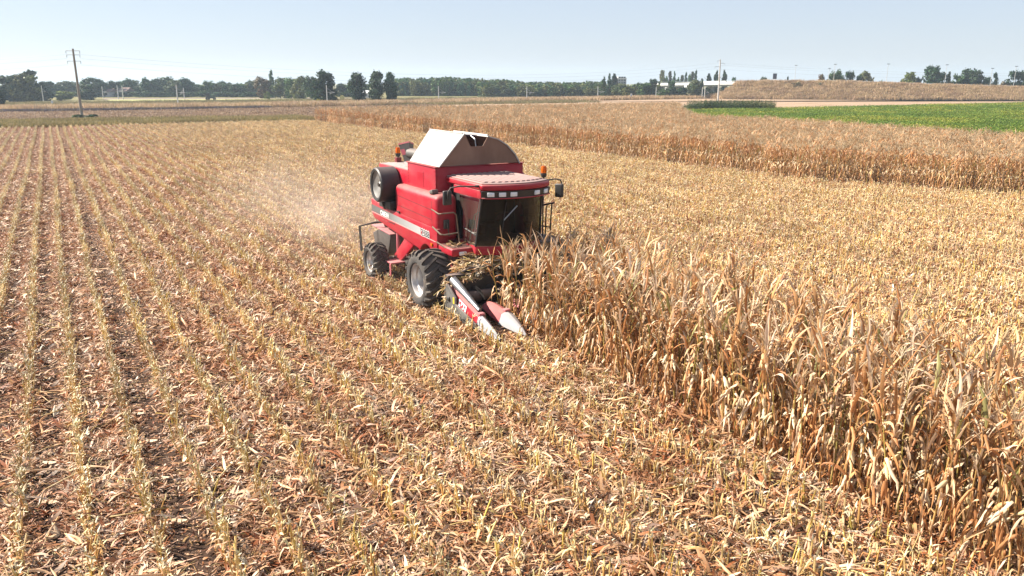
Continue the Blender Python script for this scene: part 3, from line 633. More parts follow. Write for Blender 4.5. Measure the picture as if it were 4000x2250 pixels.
# ---------------------------------------------------------------- the combine harvester  (x forward, y to its left, z up; origin under the front axle)
DUST = (.4, .27, .23)
M_red = mat('red_paint', [(.3, (.3, .007, .019)), (.6, (.36, .009, .024)), (.75, (.33, .014, .026))], 1.2, .38, dust=(DUST, .62, .13), coat=0, spec=.3)
M_redd = mat('dark_red_paint', [(.3, (.13, .005, .011)), (.7, (.18, .008, .014))], 1.5, .5, dust=(DUST, .5, .25))
M_roof = mat('cab_roof_paint', [(.3, (.3, .17, .155)), (.7, (.36, .23, .205))], 2.5, .7, dust=((.37, .28, .25), .55, .3))
M_cream = mat('cream_sheet', [(.3, (.36, .345, .325)), (.55, (.39, .375, .36)), (.75, (.36, .335, .31))], 1.0, .5, dust=((.4, .33, .28), .2, .25))
M_tankin = mat('dusty_sheet', [(.3, (.17, .092, .06)), (.55, (.22, .13, .09)), (.75, (.26, .16, .115))], 1.3, .8, sc=(1, 1, .5))
M_blk = mat('black_plastic', [(.3, (.014, .014, .015)), (.7, (.03, .029, .028))], 4, .5, dust=(DUST, .25, .02))
M_frame = mat('black_frame', [(.3, (.02, .019, .018)), (.7, (.045, .038, .033))], 5, .6, dust=(DUST, .4, .15))
M_rub = mat('tyre_rubber', [(.3, (.028, .027, .027)), (.55, (.055, .05, .047)), (.75, (.12, .095, .075))], 2.6, .85, bump=.15, dust=((.24, .18, .13), .35, .2))
M_rim = mat('rim_silver', [(.3, (.45, .45, .46)), (.7, (.58, .57, .56))], 3, .42, .55, dust=(DUST, .25, .15))
M_alu = mat('bright_metal', [(.3, (.33, .33, .34)), (.7, (.42, .42, .42))], 3, .3, .85)
M_ggrey = mat('grey_paint', [(.3, (.085, .08, .073)), (.7, (.12, .112, .1))], 2, .6, dust=(DUST, .4, .03))
M_snout = mat('snout_white', [(.3, (.33, .335, .345)), (.6, (.39, .39, .395)), (.75, (.35, .33, .31))], 3, .35, dust=(DUST, .2, .12))
M_tarp = mat('fuel_tank_black', [(.3, (.04, .038, .035)), (.7, (.07, .06, .055))], 3, .5, dust=(DUST, .75, .2))
def stripe_mat():
    m, nt, b = nodes_of('stripe_silver'); tc = N(nt, 'ShaderNodeTexCoord'); sx = N(nt, 'ShaderNodeSeparateXYZ'); nt.links.new(tc.outputs['Object'], sx.inputs[0])
    mr = N(nt, 'ShaderNodeMapRange'); mr.inputs[1].default_value = -5.5; mr.inputs[2].default_value = -1.4; nt.links.new(sx.outputs[0], mr.inputs[0])
    nt.links.new(ramp(nt, [(0, (.09, .088, .085)), (.35, (.13, .128, .125)), (.6, (.24, .237, .235)), (1, (.36, .355, .35))], mr.outputs[0]), b.inputs['Base Color']); b.inputs['Roughness'].default_value = .5; return m
M_stripe = stripe_mat()
M_wht = mat('decal_white', (.8, .79, .77), 1, .5); M_dec = mat('decal_black', (.02, .02, .02), 1, .5)
M_yel = mat('decal_yellow', (.7, .5, .03), 1, .5)
M_lens = mat('lamp_lens', [(.3, (.6, .62, .65)), (.7, (.75, .76, .78))], 9, .12)
M_rail = mat('handrail_worn', [(.3, (.12, .085, .06)), (.7, (.24, .18, .13))], 8, .6, .3)
M_seat = mat('seat_cloth', (.03, .03, .035), 1, .9); M_grate = mat('grating', [(.4, (.2, .08, .06)), (.6, (.05, .025, .02))], 26, .8)
M_pink = mat('faded_red', [(.3, (.5, .1, .13)), (.7, (.55, .16, .17))], 3, .6, dust=(DUST, .5, .15))
def amber():
    m, nt, b = nodes_of('amber_lens'); b.inputs['Base Color'].default_value = (.95, .2, .01, 1); b.inputs['Roughness'].default_value = .15
    b.inputs['Transmission Weight'].default_value = .55; b.inputs['IOR'].default_value = 1.3; return m
M_amb = amber()
def glass(nm='cab_glass', tint=(.13, .17, .14, 1), dmax=.07, dmin=0.0):
    m, nt, b = nodes_of(nm); b.inputs['Base Color'].default_value = (.012, .016, .013, 1); b.inputs['Roughness'].default_value = .04
    b.inputs['IOR'].default_value = 1.5
    nz = noise_tex(nt, 1.2, 7, .7, sc=(1.5, 1.5, .6)); r = N(nt, 'ShaderNodeMapRange'); r.inputs[1].default_value = .35; r.inputs[2].default_value = .8; r.inputs[3].default_value = dmin; r.inputs[4].default_value = dmax
    nt.links.new(nz, r.inputs[0]); df = N(nt, 'ShaderNodeBsdfDiffuse'); df.inputs[0].default_value = (.26, .24, .19, 1)
    tr = N(nt, 'ShaderNodeBsdfTransparent'); tr.inputs[0].default_value = tint
    gl = N(nt, 'ShaderNodeBsdfGlossy'); gl.inputs['Roughness'].default_value = .03; fr = N(nt, 'ShaderNodeFresnel'); fr.inputs[0].default_value = 1.33
    m1 = N(nt, 'ShaderNodeMixShader'); m2 = N(nt, 'ShaderNodeMixShader')
    nt.links.new(fr.outputs[0], m1.inputs[0]); nt.links.new(tr.outputs[0], m1.inputs[1]); nt.links.new(gl.outputs[0], m1.inputs[2])
    nt.links.new(r.outputs[0], m2.inputs[0]); nt.links.new(m1.outputs[0], m2.inputs[1]); nt.links.new(df.outputs[0], m2.inputs[2])
    nt.links.new(m2.outputs[0], nt.nodes['Material Output'].inputs[0]); return m
M_glass = glass(); M_glass2 = glass('side_glass', (.2, .27, .22, 1), .16, .05)

S0, W0 = 19.9, 10.65
CB = empty('combine_harvester', sw(S0, W0), math.atan2(-U.y, -U.x), 'red combine harvester with cream grain tank cover and maize header cutting the standing maize', 'combine harvester')
def part(mb, name, m, parent=None, **k): return mb.build(name, m, parent or CB, **k)
def text(body, size, loc, m, parent, name='lettering', rot=(R(90), 0, 0), off=0.0, ex=.002, shear=0):
    c = bpy.data.curves.new(name, 'FONT'); c.body = body; c.size = size; c.extrude = ex; c.offset = off; c.shear = shear; c.materials.append(m)
    t = bpy.data.objects.new(name, c); link(t); dg = bpy.context.evaluated_depsgraph_get(); me = bpy.data.meshes.new_from_object(t.evaluated_get(dg)); bpy.data.objects.remove(t)
    me.name = name; o = bpy.data.objects.new(name, me); link(o, parent); o.location = loc; o.rotation_euler = rot; return o
# main body and frame
mb = MB(); mb.box(-5.35, -.5, -1.3, 1.35, 1.5, 2.45); mb.box(-4.6, -.3, -1.1, 1.1, 1.0, 1.5); part(mb, 'chassis', M_redd, bevel=.03)
mb = MB(); mb.box(-5.55, -5.0, -1.3, 1.35, 1.55, 2.5); mb.prism([(-5.4, 1.2), (-4.9, 1.2), (-4.9, 1.548), (-5.6, 1.548)], 'y', -1.0, 1.0); part(mb, 'straw_hood', M_red, bevel=.05)
mb = MB(); mb.box(-.5, .5, -1.55, 1.55, .72, 1.02); mb.box(-.45, .45, -1.1, -.7, .6, 1.5); mb.box(-.45, .45, .7, 1.1, .6, 1.5); part(mb, 'front_axle', M_redd, bevel=.03)
mb = MB(); mb.box(-4.2, -3.9, -1.8, 1.8, .45, .68); mb.box(-4.3, -3.8, -.5, .5, .5, 1.3); part(mb, 'rear_axle', M_frame, bevel=.03)
# lower side panels with wheel arch
arch = [(-1.58, 1.42)] + [(-1.0 + .56 * math.cos(R(t)), 1.08 + .56 * math.sin(R(t))) for t in range(150, 24, -14)]
prof = [(-5.52, 2.42), (-5.52, 1.98), (-5.3, 1.79), (-4.1, 1.67), (-2.5, 1.5)] + arch + [(-.24, 1.28), (-.2, 2.2), (-4.0, 2.28)]
for sy in (-1, 1):
    mb = MB(); y0, y1 = (-1.65, -1.3) if sy < 0 else (1.35, 1.68); mb.prism(prof, 'y', y0, y1)
    pn = part(mb, 'side_panel', M_red, bevel=.025)
    if sy < 0:
        mb = MB(); mb.prism([(-5.49, 2.235), (-5.49, 2.01), (-1.345, 1.87), (-1.345, 2.075)], 'y', -1.656, -1.648); mb.build('stripe', M_stripe, pn)
        mb = MB(); mb.prism([(-5.49, 1.995), (-5.49, 1.972), (-.3, 1.818), (-.3, 1.84)], 'y', -1.658, -1.646); mb.build('moulding', mat('moulding_pink', (.6, .3, .28), 1, .5), pn)
        text('CASE IH', .205, (-4.66, -1.659, 2.0), M_wht, pn, rot=(R(90), R(1.6), 0), off=.006)
        text('2388', .285, (-1.29, -1.66, 1.865), M_wht, pn, rot=(R(90), R(1.2), 0), off=.018)
        text('2388', .285, (-1.29, -1.664, 1.865), M_dec, pn, rot=(R(90), R(1.2), 0), off=.003)
        text('AXIAL-FLOW', .075, (-4.5, -1.659, 1.82), mat('decal_faded', (.5, .12, .12), 1, .5), pn, rot=(R(90), R(2), 0))
        mb = MB(); mb.box(-.62, -.49, -1.685, -1.648, 1.66, 1.75); mb.build('turn_lamp', M_amb, pn, bevel=.012)
        mb = MB(); mb.box(-3.95, -3.4, -1.67, -1.648, 1.862, 1.88); mb.box(-3.1, -2.95, -1.69, -1.648, 2.28, 2.33); mb.build('handle', M_blk, pn)
# rounded upper side shields
for sy in (-1, 1):
    yo, yi = (-1.64, -.98) if sy < 0 else (1.67, 1.0)
    mb = MB(); x0, x1 = -3.4, -.2; mb.box(x0, x1, min(yo, yi), max(yo, yi), 1.8, 3.14)
    sh = part(mb, 'side_shield', M_red, bevel=.17, seg=5, smooth=40)
    if sy < 0:
        mb = MB()
        for za, zb in ((2.81, 2.70), (2.51, 2.42)): mb.prism([(-3.2, za + .006), (-3.2, za - .006), (-.55, zb - .006), (-.55, zb + .006)], 'y', -1.6425, -1.6395)
        mb.prism([(-.545, 2.95), (-.555, 2.95), (-.555, 1.9), (-.545, 1.9)], 'y', -1.6425, -1.6395); mb.build('panel_seam', M_dec, sh)
        mb = MB(); mb.box(-.19, -.12, -1.46, -1.29, 2.2, 2.46); bx = mb.build('tool_box', M_blk, sh, bevel=.02)
        mb = MB(); mb.tube([(-.1, -1.38, 2.38), (-.07, -1.375, 2.27), (-.08, -1.33, 2.0)], .018, 6); mb.build('hose', M_frame, sh)
        mb = MB(); mb.box(-.8, -.58, -1.6, -1.4, 3.13, 3.25, rot=(0, R(-12), 0)); mb.build('side_lamp', M_ggrey, sh, bevel=.03)
# grain tank with its folding cover
mb = MB(); t0, t1, ya, yb = -2.92, -.86, -1.36, 1.52
mb.box(t0, t1, ya, ya + .04, 2.3, 3.83); mb.box(t0, t1, yb - .04, yb, 2.3, 3.83); mb.box(t0, t0 + .04, ya + .042, yb - .042, 2.3, 3.83); mb.box(t1 - .04, t1, ya + .042, yb - .042, 2.2, 3.83); mb.box(t0, t1, ya, yb, 2.25, 2.298)
mb.box(t0 - .03, t1 + .03, ya - .03, ya + .1, 3.832, 3.86); mb.box(t0 - .03, t1 + .03, yb - .1, yb + .03, 3.832, 3.86); mb.box(t1 - .1, t1 + .03, ya + .102, yb - .102, 3.832, 3.86)
tk = part(mb, 'grain_tank', M_red, bevel=.008)
mb = MB(); mb.box(-2.2, -1.72, -1.364, -1.3595, 3.2, 3.62)
for q in range(6): mb.lathe([(0, -.012), (.014, -.009), (.016, 0)], (-1.72, -1.362, 3.22 + q * .08), 'y', 8)
for q in range(8): mb.lathe([(0, -.012), (.014, -.009), (.016, 0)], (-.9, -1.362, 2.9 + q * .12), 'y', 8)
for q in range(7): mb.lathe([(0, -.012), (.014, -.009), (.016, 0)], (-2.86, -1.362, 3.25 + q * .09), 'y', 8)
mb.build('access_plate', M_red, tk)
cv = empty('tank_cover', (0, 0, 0)); cv.parent = CB
zb_ = 3.87; xr, xf = -2.98, -.74
mb = MB(); mb.add([(xr + .1, -1.3, zb_), (xf, -1.3, zb_), (xf, -.47, 4.79), (xr - .12, -.5, 4.8), (xr + .1, -1.28, zb_ - .02), (xf, -1.28, zb_ - .02), (xf, -.45, 4.765), (xr - .12, -.48, 4.775)], [(0, 1, 2, 3), (7, 6, 5, 4), (0, 4, 5, 1), (1, 5, 6, 2), (2, 6, 7, 3), (3, 7, 4, 0)])
mb.build('flap', M_cream, cv)
mb = MB(); arcp = [(1.36, 3.87), (1.2, 4.14), (.93, 4.42), (.62, 4.6), (.28, 4.69)]
vs_ = []; 
for x in (xr - .1, xf): vs_ += [(x, y, z) for y, z in arcp] + [(x, y - .02, z - .03) for y, z in arcp]
n5 = 5; fs_ = []
for k in range(4): fs_ += [(k, k + 1, 10 + k + 1, 10 + k), (5 + k, 15 + k, 15 + k + 1, 5 + k + 1), (k, 5 + k, 5 + k + 1, k + 1), (10 + k, 10 + k + 1, 15 + k + 1, 15 + k)]
fs_ += [(4, 9, 19, 14), (0, 10, 15, 5)]
mb.add(vs_, fs_); mb.build('flap', M_cream, cv, smooth=50)
front = [(-1.27, 3.88), (1.33, 3.88), (1.17, 4.13), (.9, 4.4), (.6, 4.57), (.28, 4.66), (.12, 4.4), (-.28, 4.4), (-.44, 4.74), (-.48, 4.74)]
mb = MB(); mb.prism(front, 'x', xf - .05, xf - .03); mb.build('end_panel', M_tankin, cv)
rear = [(-1.24, 3.88), (1.33, 3.88), (1.17, 4.13), (.9, 4.4), (.6, 4.57), (.28, 4.66), (-.48, 4.72)]
mb = MB(); mb.prism(rear, 'x', xr + .12, xr + .14); mb.build('end_panel', M_tankin, cv)
mb = MB(); mb.tube([(-1.5, -.44, 4.72), (-1.45, .27, 4.66)], .022, 6); mb.tube([(-2.5, -.44, 4.74), (-2.5, .27, 4.66)], .022, 6); mb.tube([(-.9, .0, 4.0), (-1.0, -.02, 4.6), (-1.2, -.05, 4.68)], .018, 6); mb.build('brace', M_alu, cv)
mb = MB(); mb.tube([(xf - .1, -.5, 4.775), (xr - .1, -.52, 4.785)], .02, 6); mb.tube([(xf - .05, .3, 4.7), (xr - .1, .3, 4.7)], .03, 6); mb.build('edge_tube', M_cream, cv)
mb = MB()   # heap of grain inside the tank
mb.lathe([(1.0, 3.2), (.7, 3.45), (.3, 3.62), (0, 3.68)], (-1.9, 0, 0), 'z', 20); mb.build('grain', mat('maize_grain', [(.4, (.45, .25, .05)), (.6, (.6, .36, .08))], 40, .6), tk)
# engine deck behind the tank
mb = MB(); mb.box(-5.42, -2.925, -1.36, 1.45, 2.46, 3.585); part(mb, 'engine_cover', M_red, bevel=.03)
M_deck = mat('dusty_deck', [(.3, (.32, .26, .23)), (.55, (.38, .32, .3)), (.75, (.3, .2, .18))], 3.0, .85, sc=(1, 3, 1))
mb = MB(); mb.box(-5.36, -2.96, -1.31, 1.4, 3.588, 3.6)
for k in range(5): mb.box(-5.3, -3.0, -1.1 + k * .5, -1.06 + k * .5, 3.602, 3.618)
part(mb, 'deck_plate', M_deck)
mb = MB(); mb.box(-5.35, -3.9, .3, .34, 3.605, 3.8); mb.box(-4.7, -4.62, .28, .36, 3.8, 3.88); part(mb, 'deck_rail', M_redd, bevel=.01)
mb = MB(); mb.box(-4.12, -4.02, -1.385, -1.355, 2.9, 3.56); mb.box(-3.98, -3.9, -1.385, -1.355, 2.95, 3.5); part(mb, 'latch_bar', M_redd)
mb = MB(); mb.tube([(-3.55, .6, 3.6), (-3.55, .6, 4.0), (-3.75, .6, 4.15)], .075, 12); part(mb, 'exhaust', M_frame, smooth=40)
def beacon(loc, post, parent=CB):
    b = empty('beacon', loc); b.parent = CB
    mb = MB(); mb.tube([(0, 0, -post), (0, 0, -.12)], .022, 8); mb.lathe([(.0, -.12), (.06, -.12), (.085, -.06), (.085, -.005), (0, -.005)], (0, 0, 0), 'z', 20); mb.build('base', M_blk, b, smooth=40)
    mb = MB(); mb.lathe([(.075, 0), (.08, .06), (.076, .15), (.06, .19), (0, .2)], (0, 0, 0), 'z', 20); mb.build('lens', M_amb, b, smooth=50)
    return b
bc = beacon((-5.3, -.72, 3.9), .3); mb = MB(); mb.box(-.08, .08, -.09, .09, -.3, -.14); mb.build('socket', M_redd, bc)
beacon((1.2, .98, 3.77), .18)
# rotary dust screen on the right side
ds = empty('dust_screen', (-3.98, 0, 3.06)); ds.parent = CB
mb = MB(); mb.lathe([(.40, -1.93), (.42, -2.02), (.5, -2.035), (.54, -2.0), (.55, -1.95), (.55, -1.42), (.4, -1.40)], (0, 0, 0), 'y', 48); mb.build('housing', M_blk, ds, smooth=35)
mb = MB(); mb.lathe([(.41, -1.985), (.3, -1.93), (.1, -1.88), (.05, -1.92), (0, -1.92)], (0, 0, 0), 'y', 48); mb.build('screen', mat('perforated_sheet', [(.35, (.13, .12, .11)), (.65, (.3, .29, .27))], 1.6, .5, .3), ds, smooth=35)
mb = MB(); mb.tube([(0, -1.95, 0), (0, -1.9, 0)], .06, 10); mb.build('hub', M_frame, ds)
mb = MB(); mb.box(-4.5, -3.5, -1.75, -1.37, 2.3, 2.56); mb.tube([(-4.05, -1.8, 2.52), (-4.05, -1.7, 2.27)], .05, 8); part(mb, 'screen_bracket', M_blk, bevel=.03)
# unloading auger folded back along the left side
ua = empty('unloading_auger', (0, 0, 0)); ua.parent = CB
mb = MB(); mb.tube([(-1.1, 1.72, 3.1), (-1.5, 1.78, 3.35), (-7.6, 1.0, 3.6)], .19, 16); mb.build('tube', M_red, ua, smooth=40)
mb = MB(); mb.tube([(-8.0, .82, 3.05), (-8.15, .8, 3.5), (-8.3, .8, 3.92)], [.16, .2, .3], 4, cap=False); sp_ = mb.build('spout', M_ggrey, ua)
mb = MB(); mb.tube([(-8.305, .8, 3.925), (-8.32, .8, 3.97)], [.31, .31], 4, cap=False); mb.tube([(-8.17, .8, 3.55), (-8.24, .8, 3.75)], [.215, .26], 4, cap=False); mb.build('band', M_pink, sp_)
mb = MB(); mb.tube([(-7.6, 1.0, 3.6), (-8.1, .85, 3.62)], [.2, .2], 10); mb.build('elbow', M_ggrey, ua, smooth=40)
# cab: floor, rear wall, pillars
cab = empty('cab', (0, 0, 0)); cab.parent = CB
def fr(y, top):   # front x of the glass at lateral position y
    k = 1 - (y / .92) ** 2; return (1.2 + .34 * k) if top else (.94 + .36 * k)
ys = [-.92 + 1.84 * k / 14 for k in range(15)]
mb = MB(); mb.prism([(-.7, -.9), (.9, -1.02)] + [(fr(y, False) - .01, y * 1.1) for y in ys[1:-1]] + [(.9, 1.02), (-.7, .9)], 'z', 1.6, 1.86); mb.build('floor', M_red, cab, bevel=.03)
mb = MB(); mb.box(-.78, -.68, -.9, .9, 1.75, 3.42); mb.box(-.68, -.25, -.9, -.86, 1.8, 3.42); mb.box(-.68, -.25, .86, .9, 1.8, 3.42); mb.build('rear_wall', M_blk, cab)
for sy in (-1, 1):
    mb = MB(); mb.tube([(.95, 1.03 * sy, 1.85), (1.2, .915 * sy, 3.42)], .03, 8); mb.build('pillar', M_blk, cab, smooth=40)
mb = MB(); mb.tube([(.92, -1.04, 2.15), (.98, -1.02, 2.55), (1.13, -.96, 3.2)], .014, 6); mb.build('grab_bar', M_alu, cab)
# glass
ws = []; zs = [1.87 + (3.4 - 1.87) * k / 6 for k in range(7)]
mb = MB(); 
for z in zs:
    t = (z - 1.87) / (3.4 - 1.87)
    ws += [(fr(y, False) * (1 - t) + fr(y, True) * t, y * (1.12 - .12 * t), z) for y in ys]
n_ = len(ys); mb.add(ws, [(i * n_ + k, i * n_ + k + 1, (i + 1) * n_ + k + 1, (i + 1) * n_ + k) for i in range(6) for k in range(n_ - 1)])
wsd = part(mb, 'windshield', M_glass, smooth=60)
side = [(-.24, .9, 3.41), (-.2, .93, 2.96), (.05, .95, 2.72), (.18, 1.015, 1.87), (.93, 1.025, 1.87), (1.19, .91, 3.41)]
for sy in (-1, 1):
    mb = MB(); mb.add([(x, y * sy, z) for x, y, z in side], [tuple(range(6))]); sw_ = part(mb, 'side_window', M_glass2)
    mb = MB(); mb.tube([(.14, .98 * sy, 2.25), (.97, 1.0 * sy, 2.16)], .022, 6); mb.build('bar', M_blk, sw_)
mb = MB(); mb.tube([(1.27, -.42, 1.95), (1.42, -.4, 2.6)], .013, 6); mb.tube([(1.36, -.42, 2.35), (1.52, -.38, 3.08)], .012, 6); part(mb, 'wiper', M_blk)
mb = MB(); mb.tube([(1.42, -.4, 2.6), (1.53, -.05, 2.98)], .016, 6); part(mb, 'wiper_arm', M_alu)
# roof
def rf(y, b): k = max(0, 1 - (y / 1.08) ** 2); return 1.36 + b + .4 * k ** .8
yr = [-1.06 + 2.12 * k / 16 for k in range(17)]
mb = MB()
outline = [(-.84, -1.06)] + [(rf(y, 0), y) for y in yr] + [(-.84, 1.06)]
mb.prism(outline, 'z', 3.42, 3.585); ro = part(mb, 'cab_roof', M_red, bevel=.05, seg=3)
mb = MB(); top = [(-.83, -1.02)] + [(rf(y, -.06), y * .965) for y in yr] + [(-.83, 1.02)]; mb.prism(top, 'z', 3.59, 3.615)
for k in range(11):
    y = -.85 + k * .17; mb.box(-.8, rf(y, -.28), y - .055, y + .055, 3.617, 3.645)
mb.build('roof_skin', M_roof, ro, bevel=.012)
mb = MB(); vis = []; 
for z, b in ((3.24, -.02), (3.41, .02)): vis += [(rf(y, b), y, z) for y in yr]
for z, b in ((3.24, -.12), (3.41, -.12)): vis += [(rf(y, b), y, z) for y in yr]
m_ = 17; fsv = []
for k in range(16): fsv += [(k, k + 1, m_ + k + 1, m_ + k), (2 * m_ + k, 3 * m_ + k, 3 * m_ + k + 1, 2 * m_ + k + 1), (k, 2 * m_ + k, 2 * m_ + k + 1, k + 1), (m_ + k, m_ + k + 1, 3 * m_ + k + 1, 3 * m_ + k)]
fsv += [(0, m_, 3 * m_, 2 * m_), (16, 2 * m_ + 16, 3 * m_ + 16, m_ + 16)]
mb.add(vis, fsv); mb.build('visor', M_blk, ro, smooth=40)
mb = MB(); mb.box(-.3, 1.3, -1.06, -.99, 3.2, 3.418); mb.box(1.15, 1.37, -1.07, -.93, 3.22, 3.417); mb.box(-.3, 1.3, .99, 1.06, 3.2, 3.418); mb.tube([(rf(y, 0), y, 3.225) for y in yr], .02, 6); mb.build('trim', M_red, ro, bevel=.01)
for y in (-.86, -.58, -.28, .46, .82):
    x = rf(y, .0); dy = .01; tx = rf(y + dy, 0) - rf(y - dy, 0); ang = -math.atan2(tx, 2 * dy)
    mb = MB(); mb.box(x - .02, x + .03, y - .095, y + .095, 3.27, 3.385, rot=(0, 0, ang)); mb.build('work_light', M_lens, ro, bevel=.012)
# inside
mb = MB(); mb.box(-.35, .15, -.25, .25, 2.15, 2.3); mb.box(-.4, -.25, -.25, .25, 2.3, 3.0); mb.box(-.2, .05, -.15, .15, 1.8, 2.15); part(mb, 'seat', M_seat, bevel=.05)
mb = MB(); mb.tube([(.62, 0, 1.8), (.5, 0, 2.45)], .05, 8); mb.tube([(.5 + .06 * math.sin(t), .19 * math.cos(t), 2.48 + .17 * math.sin(t)) for t in [k * .3927 for k in range(17)]], .015, 6); part(mb, 'steering_wheel', M_blk, smooth=40)
# mirrors
def mirror(pts, boxc, rz):
    a = MB(); a.tube(pts, .02, 8); a.tube([pts[0], Vector(pts[0]).lerp(Vector(pts[1]), .25)], .035, 8); ao = part(a, 'mirror_arm', M_frame, smooth=45)
    x, y, z = boxc; mb = MB(); mb.box(x - .05, x + .05, y - .125, y + .125, z - .19, z + .19, rot=(0, 0, rz)); mb.build('mirror', M_blk, ao, bevel=.035, seg=3)
mirror([(1.25, -1.0, 3.53), (1.2, -1.65, 3.56), (1.2, -1.86, 3.53), (1.18, -1.93, 3.42), (1.15, -1.93, 3.25), (1.1, -1.92, 3.22)], (1.06, -1.9, 3.26), R(8))
mirror([(1.2, .78, 3.55), (1.2, 1.38, 3.58), (1.2, 1.54, 3.54), (1.2, 1.6, 3.4), (1.2, 1.6, 3.24), (1.2, 1.56, 3.2)], (1.2, 1.5, 3.25), R(-62))
# front platform on the right, rails
mb = MB(); mb.box(-.19, .72, -1.63, -.95, 1.57, 1.79); pf = part(mb, 'platform', M_red, bevel=.05, seg=3)
mb = MB(); mb.box(-.14, .62, -1.57, -1.0, 1.792, 1.8); mb.build('grating', M_grate, pf)
mb = MB(); mb.box(.7, .76, -1.42, -1.2, 1.6, 1.7); mb.build('headlight', M_lens, pf, bevel=.015)
mb = MB(); mb.box(-.15, .5, -.93, .93, 1.2, 1.54); part(mb, 'front_frame', M_frame, bevel=.03)
mb = MB(); mb.tube([(-.38, -1.72, 2.75), (.12, -1.73, 2.69), (.2, -1.7, 2.7), (.22, -1.32, 2.71), (.22, -1.24, 2.64), (.24, -1.16, 1.8)], .02, 8)
mb.tube([(-.38, -1.7, 2.25), (.15, -1.7, 2.12), (.22, -1.62, 2.11), (.23, -1.2, 2.13)], .024, 8); mb.tube([(-.2, -1.66, 1.84), (.3, -1.62, 1.76), (.5, -1.45, 1.8), (.45, -1.2, 1.83)], .022, 8)
part(mb, 'handrail', M_rail, smooth=45)
# ladder platform and rails on the left
mb = MB(); mb.box(-.9, .7, .95, 1.95, 1.6, 1.72); part(mb, 'ladder_platform', M_frame, bevel=.02)
mb = MB(); mb.tube([(-.12, .98, 2.93), (.22, 1.3, 2.95), (.33, 1.3, 2.86), (.35, 1.3, 1.75)], .024, 8); mb.tube([(-.1, 1.0, 2.4), (.35, 1.3, 2.42)], .02, 8)
mb.tube([(-.45, 1.62, 1.75), (-.36, 1.6, 2.42), (-.24, 1.6, 2.6), (-.02, 1.6, 2.66), (.78, 1.6, 2.84)], .026, 8); mb.tube([(.5, 1.4, 1.75), (.5, 1.4, 3.12)], .024, 8); mb.tube([(.5, 1.4, 2.9), (.5, 1.4, 3.0)], .035, 8)
mb.tube([(.66, 1.6, 2.8), (.57, 1.6, 1.75)], .022, 8); mb.tube([(.42, 1.6, 2.74), (.36, 1.6, 2.62), (.32, 1.6, 1.75)], .02, 8); mb.tube([(-.45, 1.62, 2.0), (.55, 1.6, 2.1)], .02, 8)
part(mb, 'ladder_rail', M_frame, smooth=45)
mb = MB(); 
for k in range(4): mb.box(-.3, .15, 1.95 + k * .05, 2.15 + k * .05, .5 + (3 - k) * .3, .54 + (3 - k) * .3)
mb.tube([(-.3, 1.97, 1.68), (-.3, 2.2, .4)], .025, 6); mb.tube([(.15, 1.97, 1.68), (.15, 2.2, .4)], .025, 6); part(mb, 'ladder', M_frame)
# under-body things on the right side
mb = MB(); mb.prism([(-2.85, 1.5), (-2.15, 1.42), (-2.3, 1.3), (-3.72, .42), (-3.86, .55), (-3.84, .78)], 'y', -1.56, -1.46); part(mb, 'diagonal_brace', M_red, bevel=.015)
mb = MB(); mb.box(-2.95, -2.78, -1.55, -1.47, .95, 1.5); mb.tube([(-3.56, -1.5, 1.55), (-3.6, -1.5, .8)], .06, 8); part(mb, 'strut', M_pink, bevel=.01)
ft = [(-5.85, 1.2), (-5.75, .95)] + [(-5.05 + .75 * math.cos(R(t)), 1.12 + .6 * math.sin(R(t))) for t in range(200, 330, 14)] + [(-4.25, 1.2), (-4.2, 1.38), (-5.2, 1.42)]
mb = MB(); mb.prism(ft, 'y', -1.52, -.6); part(mb, 'fuel_tank', M_tarp, bevel=.06, seg=3)
mb = MB(); mb.box(-5.9, -4.15, -1.55, -.55, 1.405, 1.44, rot=(0, R(2), 0)); part(mb, 'tank_lid', M_pink, bevel=.02)
mb = MB(); mb.box(-3.9, -2.4, -1.5, -1.2, .62, .74); part(mb, 'side_beam', M_frame, bevel=.01)
mb = MB(); mb.box(-3.62, -3.05, -1.97, -1.5, .67, .71); mb.box(-3.62, -3.55, -1.99, -1.95, .28, .67); mb.box(-3.13, -3.06, -1.99, -1.95, .28, .67); mb.box(-3.549, -3.131, -1.985, -1.955, .28, .33); part(mb, 'step', M_pink, bevel=.006)
mb = MB(); mb.tube([(-5.72, -2.0, .62), (-5.8, -2.0, 1.46), (-5.4, -1.55, 1.62), (-5.3, -1.3, 1.62), (-5.2, -1.25, 1.38)], .05, 4); part(mb, 'guard_frame', M_frame)
mb = MB(); mb.box(-2.4, -.9, -1.2, 1.2, .75, 1.1); mb.tube([(-1.9, -1.25, .9), (-1.9, 1.25, .9)], .22, 14); part(mb, 'under_gear', M_frame, bevel=.02)
